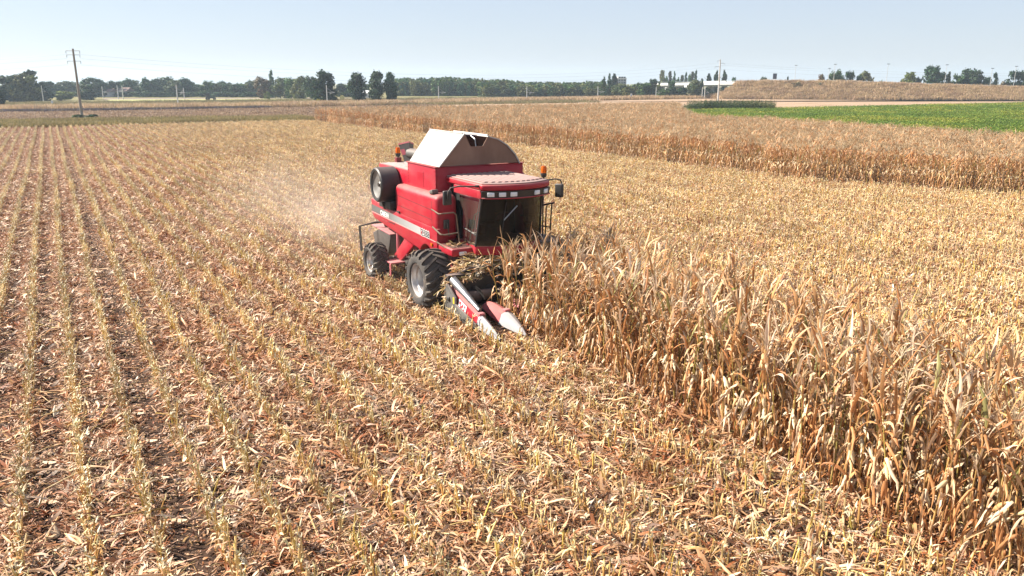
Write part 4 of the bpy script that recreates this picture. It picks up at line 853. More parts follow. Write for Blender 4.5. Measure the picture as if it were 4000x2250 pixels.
# wheels
def wheel(name, x, yo, R_, wd, nl, rr, side):
    """yo: lateral position of the outer face; side -1 right, +1 left"""
    e = empty(name, (x, yo, R_)); e.parent = CB
    if side > 0: e.rotation_euler = (0, 0, math.pi)
    lug = .075 * R_ / .85; rc = R_ - lug; mb = MB()
    pf_ = [(rr, .05), (rr + .03, .0), (rr + (rc - rr) * .5, -.03), (rc - .07, .0), (rc, .07), (rc + .02, wd * .5), (rc, wd - .07), (rc - .07, wd), (rr + (rc - rr) * .5, wd + .03), (rr + .03, wd), (rr, wd - .05)]
    mb.lathe(pf_, (0, 0, 0), 'y', 64)
    for k in range(nl):
        for hf in (0, 1):
            a0 = 2 * math.pi * (k + .5 * hf) / nl; vs_ = []; m5 = 7
            for j in range(m5):
                t = j / (m5 - 1); y = (.0 + t * wd * .54); y = y if hf == 0 else wd - y
                a = a0 + t * .36; ri = rc - .08 if j == 0 else rc - .02; ro_ = R_ - (.075 if j == 0 else .012 if j == 1 else 0) ; da = .05 + .015 * (1 - t)
                yy = y + (-.02 if hf == 0 else .02) * (j == 0)
                for (r, d) in ((ri, -da * 1.25), (ro_, -da * .8), (ro_, da * .8), (ri, da * 1.25)):
                    vs_.append((r * math.cos(a + d), yy, r * math.sin(a + d)))
            fs_ = [(0, 1, 2, 3), tuple(4 * (m5 - 1) + q for q in (3, 2, 1, 0))]
            for j in range(m5 - 1):
                b = 4 * j; fs_ += [(b, b + 4, b + 5, b + 1), (b + 1, b + 5, b + 6, b + 2), (b + 2, b + 6, b + 7, b + 3)]
            mb.add(vs_, fs_)
    mb.build('tyre', M_rub, e, smooth=38)
    mb = MB(); mb.lathe([(rr + .035, .015), (rr + .03, .035), (rr - .03, .05), (rr - .05, .1), (rr - .06, .16), (rr - .1, .2), (rr - .12, .34), (rr * .5, .38), (.2, .36), (.16, .3), (0, .3)], (0, 0, 0), 'y', 48)
    ri = mb.build('rim', M_rim, e, smooth=35)
    mb = MB(); 
    for k in range(10): a = k * .6283; mb.lathe([(0, .29), (.025, .29), (.025, .37)], (.15 * math.cos(a) * R_ / .85 * 1.3, 0, .15 * math.sin(a) * R_ / .85 * 1.3), 'y', 6)
    mb.lathe([(0, .24), (.1, .24), (.12, .3), (.12, .36)], (0, 0, 0), 'y', 16); mb.build('hub', M_pink if R_ < .7 else M_rim, ri)
    return e
wheel('front_wheel', -.1, -2.36, .84, .8, 20, .47, -1); wheel('front_wheel', -.1, 2.36, .84, .8, 20, .47, 1)
wheel('rear_wheel', -4.05, -2.34, .6, .5, 18, .33, -1); wheel('rear_wheel', -4.05, 2.34, .6, .5, 18, .33, 1)
# feeder house
mb = MB(); mb.prism([(-.4, 1.0), (-.3, 1.5), (1.15, 1.05), (1.15, .35)], 'y', -.65, .65); part(mb, 'feeder_house', M_frame, bevel=.03)
# maize header
hd = empty('maize_header', (0, 0, 0)); hd.parent = CB
HW = 2.02
mb = MB(); mb.box(1.06, 1.14, -HW + .06, HW - .06, .3, 1.12); mb.box(1.14, 1.9, -HW + .06, HW - .06, .3, .36); mb.box(1.0, 1.2, -HW + .04, HW - .04, 1.122, 1.2); mb.build('back_frame', M_frame, hd, bevel=.01)
mb = MB(); mb.tube([(1.5, -HW + .08, .62), (1.5, HW - .08, .62)], .16, 16)
for sg, off in ((1, 0), (-1, math.pi)):
    hx = [];
    for k in range(49):
        t = k / 48; a = t * math.pi * 8 + off; y = sg * (HW - .1) * (1 - t); hx.append([(1.5 + r * math.cos(a * sg), y, .62 + r * math.sin(a * sg)) for r in (.15, .29)])
    mb.add([p for q in hx for p in q], [(2 * k, 2 * k + 1, 2 * k + 3, 2 * k + 2) for k in range(48)])
mb.build('cross_auger', M_frame, hd, smooth=40)
mb = MB(); mb.tube([(1.05, -HW + .25, 1.12), (1.2, -1.35, 1.34), (1.3, -.7, 1.33), (1.35, .9, 1.33), (1.2, 1.6, 1.2)], .03, 6); mb.prism([(-1.75, 1.14), (-1.2, 1.3), (1.3, 1.3), (1.75, 1.14)], 'x', 1.06, 1.08); mb.build('deflector', M_frame, hd)
for sy in (-1, 1):
    y = HW * sy; mb = MB(); ya_, yb_ = (y - .03, y + .03)
    mb.prism([(1.06, .8), (1.12, .12), (1.75, .13), (1.75, .72), (1.28, .98), (1.18, .98)], 'y', ya_, yb_); mb.prism([(1.752, .14), (2.85, .17), (2.9, .32), (1.752, .56)], 'y', ya_ - .012, yb_ - .012)
    sp = mb.build('side_plate', M_ggrey, hd, bevel=.012)
    if sy < 0:
        mb = MB(); mb.lathe([(0, -.05), (.05, -.045), (.07, -.03), (.07, 0)], (1.38, y - .03, .62), 'y', 14); mb.build('bearing', M_blk, sp, smooth=40)
        mb = MB(); mb.box(1.62, 1.7, y - .036, y - .028, .55, .72); mb.build('sticker', M_yel, sp); mb = MB(); mb.box(1.64, 1.74, y - .036, y - .028, .24, .38); mb.build('sticker', M_wht, sp)
NY = [-1.85 + .74 * k for k in range(6)]
for k, y in enumerate(NY):
    e0 = k in (0, 5)
    mb = MB(); hw = .25 if not e0 else .15       # red divider hood, ridged
    vs_ = []
    for x, zt_, zb2, q in ((1.15 if e0 else 1.8, .93 if e0 else .53, .4, .8), (1.9 if e0 else 2.0, .74 if e0 else .56, .4, 1), (2.45, .6 if e0 else .54, .3, 1), (2.86, .49, .22, .95)):
        vs_ += [(x, y - hw * q, zb2), (x, y - hw * .55 * q, zt_ - .05), (x, y, zt_), (x, y + hw * .55 * q, zt_ - .05), (x, y + hw * q, zb2)]
    fs_ = [(5 * i + j, 5 * i + j + 1, 5 * i + 6 + j, 5 * i + 5 + j) for i in range(3) for j in range(4)] + [(0, 1, 2, 3, 4), (19, 18, 17, 16, 15)] + [(5 * i + 4, 5 * i, 5 * i + 5, 5 * i + 9) for i in range(3)]
    mb.add(vs_, fs_); mb.build('divider_hood', M_red, hd, smooth=20)
    mb = MB(); hw *= 1.0
    vs_ = []
    for x, zt_, zb2, q in ((2.84, .52, .2, 1.02), (3.2, .42, .16, .72), (3.6, .28, .12, .32), (3.82, .17, .13, .06)):
        vs_ += [(x, y - hw * q, zb2), (x, y - hw * .62 * q, zt_ - .06 * q), (x, y, zt_), (x, y + hw * .62 * q, zt_ - .06 * q), (x, y + hw * q, zb2)]
    mb.add(vs_, fs_); mb.build('snout', M_snout, hd, bevel=.008, smooth=18)
    mb = MB(); mb.box(2.72, 2.86, y - .06, y + .1, .5, .56); mb.build('hinge', M_pink, hd, bevel=.01)
for y in (-1.83, 1.83):
    mb = MB(); p0, p1 = Vector((1.2, y, 1.06)), Vector((2.66, y + .03, .58)); d = p1 - p0
    mb.tube([p0, p0 + d * .38], [.125, .105], 18); mb.tube([p0 + d * .381, p0 + d * .7], [.1, .085], 18); mb.tube([p0 + d * .701, p1], [.08, .05], 18)
    ca = mb.build('cone_auger', M_alu, hd, smooth=40)
    dn = d.normalized(); sx_ = Vector((0, 1, 0)); sz_ = dn.cross(sx_); hx = []
    for k in range(61):
        t = .04 + .9 * k / 60; a = k * .27; r0 = .11 * (1 - t) + .05 * t; c = p0 + d * t
        hx.append([c + (sx_ * math.cos(a) + sz_ * math.sin(a)) * r for r in (r0 * .9, r0 + .035)])
    m2 = MB(); m2.add([p for q in hx for p in q], [(2 * k, 2 * k + 1, 2 * k + 3, 2 * k + 2) for k in range(60)])
# white red decal on the outer divider, on its sloping outer face
mb = MB(); yv = -1.85 - .15
def dface(x, t):   # point on the outer lower face of the first hood, t 0 at the bottom, 1 at the shoulder
    xs = (1.15, 1.9, 2.45, 2.86); zt = np.interp(x, xs, (.88, .69, .55, .44)); zb2 = np.interp(x, xs, (.45, .4, .3, .22)); q = np.interp(x, xs, (.8, 1, 1, .95)) * .15
    return Vector((x, -1.85 - q + t * (q - .55 * q) - .012, zb2 + t * (zt - zb2)))
mb.add([dface(1.78, .95), dface(2.22, .95), dface(2.22, .1), dface(1.78, .1)], [(0, 1, 2, 3)]); dc = mb.build('decal', M_wht, hd)
mb = MB()
for x0_, x1_, t0_, t1_ in ((1.83, 1.92, .55, .85), (1.9, 2.0, .3, .6), (1.98, 2.06, .5, .8), (2.06, 2.16, .2, .5), (2.1, 2.18, .6, .85)):
    mb.add([dface(x0_, t1_) - Vector((0, .003, 0)), dface(x1_, t1_) - Vector((0, .003, 0)), dface(x1_, t0_) - Vector((0, .003, 0)), dface(x0_, t0_) - Vector((0, .003, 0))], [(0, 1, 2, 3)])
mb.build('emblem', mat('decal_red', (.6, .02, .03), 1, .5), dc)

# ---------------------------------------------------------------- maize plants, stubble, litter
M_maize = plant_mat('dry_maize', trans=.24, vary=.22, patch=[(.3, (.86, .8, .74)), (.5, (1, 1, 1)), (.7, (1.08, 1.1, 1.12))], pscale=.5, rough=.5, spec=.3)
M_stub = plant_mat('cut_stalk', trans=.0, vary=.3, patch=[(.3, (.9, .85, .75)), (.6, (1.05, 1.08, 1.1))], pscale=.4, rough=.5, spec=.3)
M_lit = plant_mat('litter', trans=.08, vary=.15, patch=[(.34, (.72, .52, .38)), (.46, (.95, .85, .76)), (.58, (1.05, 1.05, 1.04)), (.7, (1.12, 1.16, 1.18))], pscale=.55, rough=.5, spec=.35)
TAN = [(.66, .4, .2), (.7, .455, .26), (.6, .32, .135), (.73, .515, .33), (.53, .25, .1), (.75, .56, .39), (.43, .185, .07)]
def pick(pal, v=.12): c = rnd.choice(pal); k = rnd.uniform(1 - v, 1 + v); return tuple(min(.85, x * k) for x in c)
def leaf(mb, base, az, L, wd, e0, droop, tw, n=6, pw=1.5, fold=.35, wav=.12, crum=.3):
    """a long blade that leaves the stalk at elevation e0 and bends down by droop (radians) towards its tip"""
    p = Vector(base); vs = []; st = L / n; ph = rnd.uniform(0, 6)
    for i in range(n + 1):
        t = i / n; e = e0 - droop * t ** pw; a = az + wav * math.sin(ph + t * 5)
        d = Vector((math.cos(a) * math.cos(e), math.sin(a) * math.cos(e), math.sin(e)))
        sd = Vector((-math.sin(a), math.cos(a), 0)); up = d.cross(sd) * -1
        r = tw * t + .35 * math.sin(ph * 2 + t * 9) * t
        r += rnd.uniform(-crum, crum)
        s2 = sd * math.cos(r) + up * math.sin(r); u2 = up * math.cos(r) - sd * math.sin(r)
        w_ = wd * (math.sin(math.pi * min(1, .12 + t * .88)) ** .6) * (1 - .25 * t) * .5 * rnd.uniform(.62, 1.15) + .002
        f_ = fold * rnd.uniform(.3, 1.9)
        vs += [p - s2 * w_ + u2 * w_ * f_, p, p + s2 * w_ + u2 * w_ * f_]
        p = p + d * st
    fs = []
    for i in range(n):
        for j in (0, 1): fs.append((3 * i + j, 3 * i + j + 1, 3 * i + 4 + j, 3 * i + 3 + j))
    mb.add(vs, fs)
def maize(hgt, nl=12, seg=6, green=False, tas=(4, 8)):
    """returns stalk, leaves, ears, tassel as MBs"""
    st, lv, er, ts = MB(), MB(), MB(), MB()
    lx, ly = rnd.uniform(-.09, .09), rnd.uniform(-.09, .09); bx, by = rnd.uniform(-.06, .06), rnd.uniform(-.06, .06)
    def sp(z): t = z / hgt; return Vector((lx * hgt * t + bx * t * t, ly * hgt * t + by * t * t, z))
    st.col = pick([(.5, .3, .1), (.56, .36, .14), (.46, .24, .09), (.42, .32, .09)]) if not green else (.2, .24, .05)
    st.tube([sp(hgt * k / 7) for k in range(8)], [.014, .0135, .013, .012, .0105, .009, .007, .004], 6, cap=False)
    a0 = rnd.uniform(0, 6.28)
    for i in range(nl):
        f = i / (nl - 1); z = .12 + f * (hgt * (.86 if seg < 6 else .93) - .12) + rnd.uniform(-.04, .04); az = a0 + i * math.pi + rnd.uniform(-.5, .5)
        lv.col = pick(TAN, .18)
        if green: lv.col = pick([(.13, .2, .03), (.22, .26, .05), (.3, .3, .08), (.5, .36, .17)])
        elif rnd.random() < .035: lv.col = pick([(.2, .2, .06), (.32, .28, .1)])
        b = sp(z)
        if f < .62 and rnd.random() < .88:      # dry lower leaf, hanging against the stalk
            leaf(lv, b, az, rnd.uniform(.4, .75), rnd.uniform(.03, .06), rnd.uniform(.2, .9), rnd.uniform(1.9, 2.45), rnd.uniform(-3.5, 3.5), seg, .16, .9, .25)
        elif rnd.random() < .22:                # broken leaf
            leaf(lv, b, az, rnd.uniform(.25, .45), rnd.uniform(.03, .06), rnd.uniform(.2, 1.1), rnd.uniform(.8, 2.2), rnd.uniform(-1.5, 1.5), seg, .6, .5)
        else:
            leaf(lv, b, az, rnd.uniform(.45, .85), rnd.uniform(.036, .07), rnd.uniform(.95, 1.42), rnd.choice([rnd.uniform(.2, 1.2), rnd.uniform(1.0, 2.9)]), rnd.uniform(-1.3, 1.3), seg, rnd.uniform(1.2, 2.6), .4, .22, .14)
    # ear in its pale husk
    for k in range(1):
        z = hgt * rnd.uniform(.4, .52); b = sp(z); az = rnd.uniform(0, 6.28); e = rnd.choice([rnd.uniform(.6, 1.3), rnd.uniform(-1.4, -.4)])
        d = Vector((math.cos(az) * math.cos(e), math.sin(az) * math.cos(e), math.sin(e))); L = rnd.uniform(.17, .24)
        er.col = pick([(.76, .6, .36), (.8, .66, .44), (.7, .53, .27)], .06); b = b + Vector((math.cos(az), math.sin(az), 0)) * .03
        er.tube([b - d * .02, b + d * L * .12, b + d * L * .4, b + d * L * .7, b + d * L * .92, b + d * L * 1.1], [.008, .026, .033, .029, .015, .003], 7, cap=False)
        for q in range(3): leaf(er, b, az + rnd.uniform(-.9, .9), rnd.uniform(.16, .26), .035, e + rnd.uniform(-.2, .4), rnd.uniform(-.3, .8), rnd.uniform(-.6, .6), 4, 1.2, .5)
    tp = sp(hgt); ts.col = pick([(.68, .52, .33), (.74, .6, .41), (.6, .44, .26)])
    for q in range(rnd.randint(*tas)):
        az = rnd.uniform(0, 6.28); L = rnd.uniform(.14, .28); e0 = rnd.uniform(.7, 1.4)
        p1 = tp - Vector((0, 0, .05 * rnd.random())); d1 = Vector((math.cos(az) * math.cos(e0), math.sin(az) * math.cos(e0), math.sin(e0)))
        p2 = p1 + d1 * L * .6; p3 = p2 + (d1 + Vector((0, 0, -rnd.uniform(0, .7)))).normalized() * L * .4
        ts.tube([p1, p2, p3], [.0065, .006, .003], 3, cap=False)
    return st, lv, er, ts
def merged(parts_list):
    """several (MB, offset, rotz) into one MB"""
    out = MB()
    for mb, off, rz in parts_list:
        c, s = math.cos(rz), math.sin(rz); n = len(out.v)
        out.v += [(x * c - y * s + off[0], x * s + y * c + off[1], z) for x, y, z in mb.v]; out.c += mb.c
        out.f += [tuple(i + n for i in q) for q in mb.f]; out.m += [0] * len(mb.f)
    return out
PLANTS = [maize(rnd.uniform(1.85, 2.15), rnd.randint(15, 19), 8) for _ in range(14)]
PM = []
for st, lv, er, ts in PLANTS:
    PM.append((st.mesh('stalk', M_maize, smooth=60, attr=True), lv.mesh('leaves', M_maize, smooth=180, attr=True), er.mesh('ear', M_maize, smooth=180, attr=True), ts.mesh('tassel', M_maize, attr=True)))
# the row positions of the standing strip; the header is eating into its far end
STRIP = [9.91, 10.65, 11.39, 12.13, 12.87]
cand = []
for r, w_ in enumerate(STRIP):
    s = 2.2
    while s < S0 - 1.75:
        s += rnd.uniform(.1, .165)
        lim = S0 - rnd.uniform(1.55, 2.3)
        if s < lim and (r < 4 or rnd.random() < .55): cand.append((s, w_ + rnd.uniform(-.06, .06)))
vis_ = [(pix(sw(s, w_, 1.0))[2], s, w_) for s, w_ in cand if seen(sw(s, w_, 1.2), 60, 120, True)]
vis_.sort(); near = vis_[:296]; rest = vis_[296:] + [(0, s, w_) for s, w_ in cand if not seen(sw(s, w_, 1.2), 60, 120, True)]
G_PL = 'maize plants in the standing strip'
protos = []
for k, (dd, s, w_) in enumerate(near):
    j = k % len(PM)
    if k < len(PM):
        o = empty('maize_plant', (0, 0, 0), 0, 'dry tan maize plant in the last standing strip right of the combine', 'maize plant', G_PL)
        for nm, me in zip(('stalk', 'leaves', 'ear', 'tassel'), PM[j]): link(bpy.data.objects.new(nm, me), o)
        protos.append(o)
    else:
        o = copy_tree(protos[j])
    o.location = sw(s, w_); k_ = rnd.uniform(.88, 1.12); o.scale = (k_, k_, k_)
    o.rotation_euler = (rnd.uniform(-.07, .07), rnd.uniform(-.07, .07), rnd.uniform(0, 6.28))
gp = gnd(2840, 1480); st, lv, er, ts = maize(2.05, 12, 7, True)
o = empty('maize_plant', gp, 0, 'one maize plant still part green among the dry ones of the strip', 'maize plant')
for nm, mb in (('stalk', st), ('leaves', lv), ('ear', er), ('tassel', ts)): mb.build(nm, M_maize, o, smooth=60, attr=True)
SINGLE = source('maize_single', [merged([(q, (0, 0), 0) for q in P_]).mesh('maize_single', M_maize, smooth=180, attr=True) for P_ in PLANTS])
scatter('standing_maize', [tuple(sw(s, w_)) for _, s, w_ in rest], [(rnd.uniform(-.1, .1), rnd.uniform(-.1, .1), rnd.uniform(0, 6.28)) for _ in rest], [rnd.uniform(.85, 1.1) for _ in rest], [rnd.randrange(len(PLANTS)) for _ in rest], SINGLE, 'dry maize of the standing strip pressed around the header', 'maize')
# the big standing block: short lengths of row with eight plants each
FAR = [maize(rnd.uniform(1.9, 2.2), 15, 4, tas=(9, 14)) for _ in range(14)]
def rowseg():
    lst = []
    for k in range(8):
        P_ = rnd.choice(FAR); off = ((k + .5) * .1875 - .75 + rnd.uniform(-.04, .04), rnd.uniform(-.07, .07)); rz = rnd.uniform(0, 6.28)
        lst += [(q, off, rz) for q in P_]
    return merged(lst).mesh('maize_row', M_maize, smooth=180, attr=True)
ROWS = source('maize_row', [rowseg() for _ in range(8)])
fe_s = [-5, 24, 35, 63, 124, 130]; fe_w = [52, 46.0, 41.2, 40.4, 36.4, 36.2]
p_, r_, s_, i_ = [], [], [], []
w_ = 36.4
while w_ < 112:
    s = 2.0
    while s < 127.5:
        lo = np.interp(s, fe_s, fe_w); hi = np.interp(s, gn_s, gn_w)
        q = sw(s, w_)
        if lo < w_ < hi and seen(q, 220): 
            p_.append(tuple(q)); r_.append((0, 0, ROWROT + (math.pi if rnd.random() < .5 else 0))); s_.append(rnd.uniform(.92, 1.08)); i_.append(rnd.randrange(8))
        s += 1.5
    w_ += .74
scatter('maize_block', p_, r_, s_, i_, ROWS, 'large block of standing dry maize behind the cut stubble', 'maize')
print('maize rows', len(p_))
# ---- cut stubble
def stub(mb, x, y, h):
    lx, ly = rnd.gauss(0, .16), rnd.gauss(0, .16); mb.col = pick([(.66, .44, .15), (.72, .51, .22), (.6, .43, .1), (.62, .34, .11), (.76, .58, .32), (.7, .5, .24)], .15)
    p0 = Vector((x, y, 0)); p1 = Vector((x + lx * h, y + ly * h, h)); r = rnd.uniform(.007, .014)
    mb.tube([p0, p0.lerp(p1, .5), p1], [r * 1.15, r, r * .95], 5, cap=False)
    mb.col = pick([(.76, .63, .38), (.8, .68, .46), (.68, .57, .28)])
    for q in range(3):      # frayed top
        leaf(mb, p1 - Vector((0, 0, .02)), rnd.uniform(0, 6.28), rnd.uniform(.04, .14), rnd.uniform(.01, .024), rnd.uniform(.5, 1.5), rnd.uniform(-.2, 1.8), rnd.uniform(-1, 1), 2)
    for q in range(rnd.randint(1, 3)):   # sheath remnant
        mb.col = pick([(.5, .28, .11), (.58, .38, .2), (.44, .2, .08), (.62, .46, .28)])
        leaf(mb, p0.lerp(p1, rnd.uniform(.25, .95)), rnd.uniform(0, 6.28), rnd.uniform(.12, .3), rnd.uniform(.02, .04), rnd.uniform(-.4, 1.0), rnd.uniform(.8, 2.2), rnd.uniform(-1.5, 1.5), 3, .5)
def stubseg(lo, hi, n=14):
    mb = MB()
    for k in range(n):
        if rnd.random() < .1: continue
        stub(mb, (k + .5) * 2.0 / n - 1.0 + rnd.uniform(-.05, .05), rnd.gauss(0, .04), rnd.uniform(lo, hi))
    return mb.mesh('stubble_row', M_stub, smooth=60, attr=True)
STUB = source('stubble_row', [stubseg(.2, .46, 34) for _ in range(8)] + [stubseg(.16, .38, 40) for _ in range(4)])
S1 = []
for k in range(12):
    mb = MB(); stub(mb, 0, 0, rnd.uniform(.25, .5)); S1.append(mb.mesh('stubble_stalk', M_stub, smooth=60, attr=True))
cutrows = [9.17, 8.5] + [.5 + .8 * k for k in range(10)] + [-.3, -1.12, -1.95, -2.75] + [-3.55 - .78 * k for k in range(60)]
behind = STRIP[:]
cutrows += behind
cutrows += [13.62 + .74 * k for k in range(46)]
single = []
p_, r_, s_, i_ = [], [], [], []
NEARS = 12.4
for w_ in cutrows:
    s = rnd.uniform(2.0, 4.0)
    first = w_ < 13
    while s < 130:
        q = sw(s, w_ + .04 * math.sin(s * .15 + w_)); d = pix(q)[2]
        under = (9.0 < w_ < 9.4 and S0 - 3.4 < s < S0 - 1.1) or (w_ in behind and s < S0 - .6)
        if w_ > 35 and w_ > np.interp(s, fe_s, fe_w) - .4: break
        if seen(q, 150) and not under:
            short = w_ < 1.0
            p_.append(tuple(q)); r_.append((0, 0, ROWROT + (math.pi if rnd.random() < .5 else 0) + rnd.uniform(-.02, .02))); s_.append(rnd.uniform(.85, 1.15)); i_.append(rnd.randrange(8, 12) if short else rnd.randrange(8))
        s += 1.96
# split off the nearest stalks as single things: drop row lengths nearer than a limit and plant their stalks one by one
keep = []; nearsegs = []
order = sorted(range(len(p_)), key=lambda k: pix(p_[k])[2])
cnt = 0; NJ = 30
for k in order:
    x, y, d = pix(p_[k])
    if cnt < 296 and -120 < x < 4120 and y < 2330:
        nearsegs.append(k); cnt += NJ
    else: keep.append(k)
n1 = 0
for k in nearsegs:
    for j in range(NJ):
        if n1 >= 298: break
        q = Vector(p_[k]) + U * (j * 2.0 / NJ - 1.0 + rnd.uniform(-.04, .04)) + W * rnd.gauss(0, .045)
        o = bpy.data.objects.new('stubble_stalk', S1[rnd.randrange(12)]); link(o); o.location = q; f_ = rnd.uniform(.8, 1.2) * (.68 if i_[k] >= 8 else 1)
        o.scale = (1, 1, f_); o.rotation_euler = (rnd.uniform(-.1, .1), rnd.uniform(-.1, .1), rnd.uniform(0, 6.28))
        tag(o, 'cut maize stalk stump in the nearest stubble rows along the lower edge', 'stubble stalk', 'nearest cut maize stalks'); n1 += 1
scatter('corn_stubble', [p_[k] for k in keep], [r_[k] for k in keep], [s_[k] for k in keep], [i_[k] for k in keep], STUB, 'rows of cut maize stubble across the harvested field', 'stubble')
print('stubble rows', len(keep), 'single', n1)
# ---- litter of husks, leaf strips and chopped stalk
LPAL = np.array([(.7, .49, .33), (.62, .4, .23), (.68, .46, .33), (.52, .27, .13), (.42, .165, .07), (.78, .64, .5), (.56, .39, .17), (.2, .09, .045), (.82, .71, .6), (.48, .42, .18)])
LPRB = np.array([.17, .16, .16, .14, .15, .08, .06, .08, .03, .02])
def litter(name, n, sx, sy, zmax, lmin=.04, lmax=.34, pal=LPRB):
    K = 3
    P = np.stack([rng.uniform(-sx, sx, n), rng.uniform(-sy, sy, n), rng.random(n) ** 1.5 * zmax + .004], 1)
    a = rng.uniform(0, 2 * np.pi, n); L = lmin + (lmax - lmin) * rng.random(n) ** 3.2; wd = np.where(rng.random(n) < .45, .003 + .004 * rng.random(n), .006 + .02 * rng.random(n) ** 2)
    pit = rng.normal(0, .24, n); cur = rng.normal(0, .9, n); hor = rng.normal(0, .5, n); roll = rng.normal(0, .42, n); twi = rng.normal(0, .7, n)
    V = np.zeros((n, K + 1, 2, 3)); p = P.copy()
    for i in range(K + 1):
        t = i / K - .5; az = a + hor * t; e = pit - cur * t
        d = np.stack([np.cos(az) * np.cos(e), np.sin(az) * np.cos(e), np.sin(e)], 1)
        sd = np.stack([-np.sin(az), np.cos(az), np.zeros(n)], 1); up = np.cross(d, sd); r = roll + twi * t
        s2 = sd * np.cos(r)[:, None] + up * np.sin(r)[:, None]; ww = (wd * (.45 if i == 0 else .3 if i == K else 1))[:, None]
        V[:, i, 0] = p - s2 * ww; V[:, i, 1] = p + s2 * ww
        p = p + d * (L / K)[:, None]
    mn = V[..., 2].min((1, 2)); V[..., 2] += np.maximum(0, .003 - mn)[:, None, None]
    V = V.reshape(-1, 3); nv = 2 * (K + 1); fs = []
    base = (np.arange(n) * nv)[:, None, None] + np.array([[2 * i, 2 * i + 1, 2 * i + 3, 2 * i + 2] for i in range(K)])[None]
    fs = base.reshape(-1, 4); nf = len(fs)
    me = bpy.data.meshes.new(name); me.vertices.add(len(V)); me.vertices.foreach_set('co', V.astype(np.float32).ravel())
    me.loops.add(nf * 4); me.loops.foreach_set('vertex_index', fs.astype(np.int32).ravel()); me.polygons.add(nf); me.polygons.foreach_set('loop_start', np.arange(0, nf * 4, 4, dtype=np.int32))
    me.materials.append(M_lit); me.update(calc_edges=True)
    c = LPAL[rng.choice(len(LPAL), n, p=pal / pal.sum())] * rng.uniform(.56, 1.04, n)[:, None] ** 1.1 * np.array([1.02, .955, .91])
    ca = me.color_attributes.new('tint', 'FLOAT_COLOR', 'POINT'); arr = np.ones((len(V), 4), np.float32); arr[:, :3] = np.repeat(np.clip(c, 0, .85), nv, 0); ca.data.foreach_set('color', arr.ravel())
    return me
LIT = source('litter_patch', [litter('litter_patch', 2300, 1.0, 1.0, .1, .025, .5) for _ in range(6)] + [litter('litter_band', 650, 1.0, .26, .08, .025, .4) for _ in range(4)] + [litter('litter_chips', 330, 1.0, .28, .03, .02, .2) for _ in range(3)])
p_, r_, s_, i_ = [], [], [], []
s = 2.0
while s < 130:
    w_ = -75.0
    while w_ < 46:
        ok = w_ > 2.75 or w_ < -3.3
        ok = ok and w_ < np.interp(s, fe_s, fe_w) + 2
        q = sw(s + rnd.uniform(-.5, .5), w_ + rnd.uniform(-.45, .45))
        if ok and seen(q, 150, 500): p_.append(tuple(q)); r_.append((0, 0, rnd.uniform(0, 6.28))); s_.append((rnd.uniform(.9, 1.15),) * 2 + (rnd.uniform(.8, 1.3),)); i_.append(rnd.randrange(6))
        w_ += 1.3
    s += 1.3
# narrow bands between the old rows on the left; the wheel tracks beside two of them stay nearly bare
for w0, kind_ in ((.1, 6), (.42, 6), (.95, 10), (1.5, 6), (1.85, 6), (2.2, 6), (2.6, 6), (-.3, 6), (-.75, 10), (-1.15, 6), (-1.55, 10), (-1.95, 6), (-2.35, 6), (-2.75, 6), (-3.1, 6)):
    s = 3.0
    while s < 130:
        q = sw(s, w0 + .04 * math.sin(s * .15) + rnd.uniform(-.06, .06))
        if seen(q, 150, 500):
            for rep in range(2 if kind_ == 6 else 1):
                p_.append(tuple(q)); r_.append((0, 0, ROWROT + (math.pi if rnd.random() < .5 else 0) + rnd.uniform(-.06, .06))); s_.append((rnd.uniform(.95, 1.1), 1.0, 1.0)); i_.append(rnd.randrange(6, 10) if kind_ == 6 else rnd.randrange(10, 13))
        s += 1.5
scatter('maize_litter', p_, r_, s_, i_, LIT, 'loose dry husks and leaf strips lying over the harvested ground', 'litter')
print('litter', len(p_))
# larger husks, bent stalks and leaves lying about
def husk():
    mb = MB(); mb.col = pick([(.72, .6, .42), (.66, .5, .32), (.76, .66, .5)], .08)
    for q in range(rnd.randint(3, 6)): leaf(mb, (0, 0, .03), rnd.uniform(-.9, .9), rnd.uniform(.12, .24), rnd.uniform(.04, .075), rnd.uniform(0, .9), rnd.uniform(.2, 1.2), rnd.uniform(-.6, .6), 4, 1.2, .6)
    return mb
def fallen():
    mb = MB(); mb.col = pick([(.5, .38, .14), (.6, .46, .24), (.46, .36, .12)]); L = rnd.uniform(.35, .9); a = rnd.uniform(-.15, .15)
    mb.tube([(-L / 2, 0, .05), (0, a * .3, .09), (L / 2, a, .04 + rnd.uniform(0, .15))], .011, 5); mb.col = pick(TAN)
    for q in range(rnd.randint(1, 3)): leaf(mb, (rnd.uniform(-L / 2, L / 2), 0, .07), rnd.uniform(0, 6.28), rnd.uniform(.25, .55), rnd.uniform(.03, .055), rnd.uniform(-.1, .5), rnd.uniform(.2, 1.0), rnd.uniform(-1, 1), 5, 1.2)
    return mb
def bigleaf():
    mb = MB(); mb.col = pick(TAN); leaf(mb, (-.2, 0, .05), 0, rnd.uniform(.35, .7), rnd.uniform(.035, .06), rnd.uniform(.1, .5), rnd.uniform(.3, 1.2), rnd.uniform(-2, 2), 6, 1.2, .5, .4); return mb
BIG = source('loose_piece', [husk().mesh('loose_piece', M_lit, smooth=180, attr=True) for _ in range(5)] + [fallen().mesh('loose_piece', M_lit, smooth=180, attr=True) for _ in range(6)] + [bigleaf().mesh('loose_piece', M_lit, smooth=180, attr=True) for _ in range(8)])
p_, r_, s_, i_ = [], [], [], []
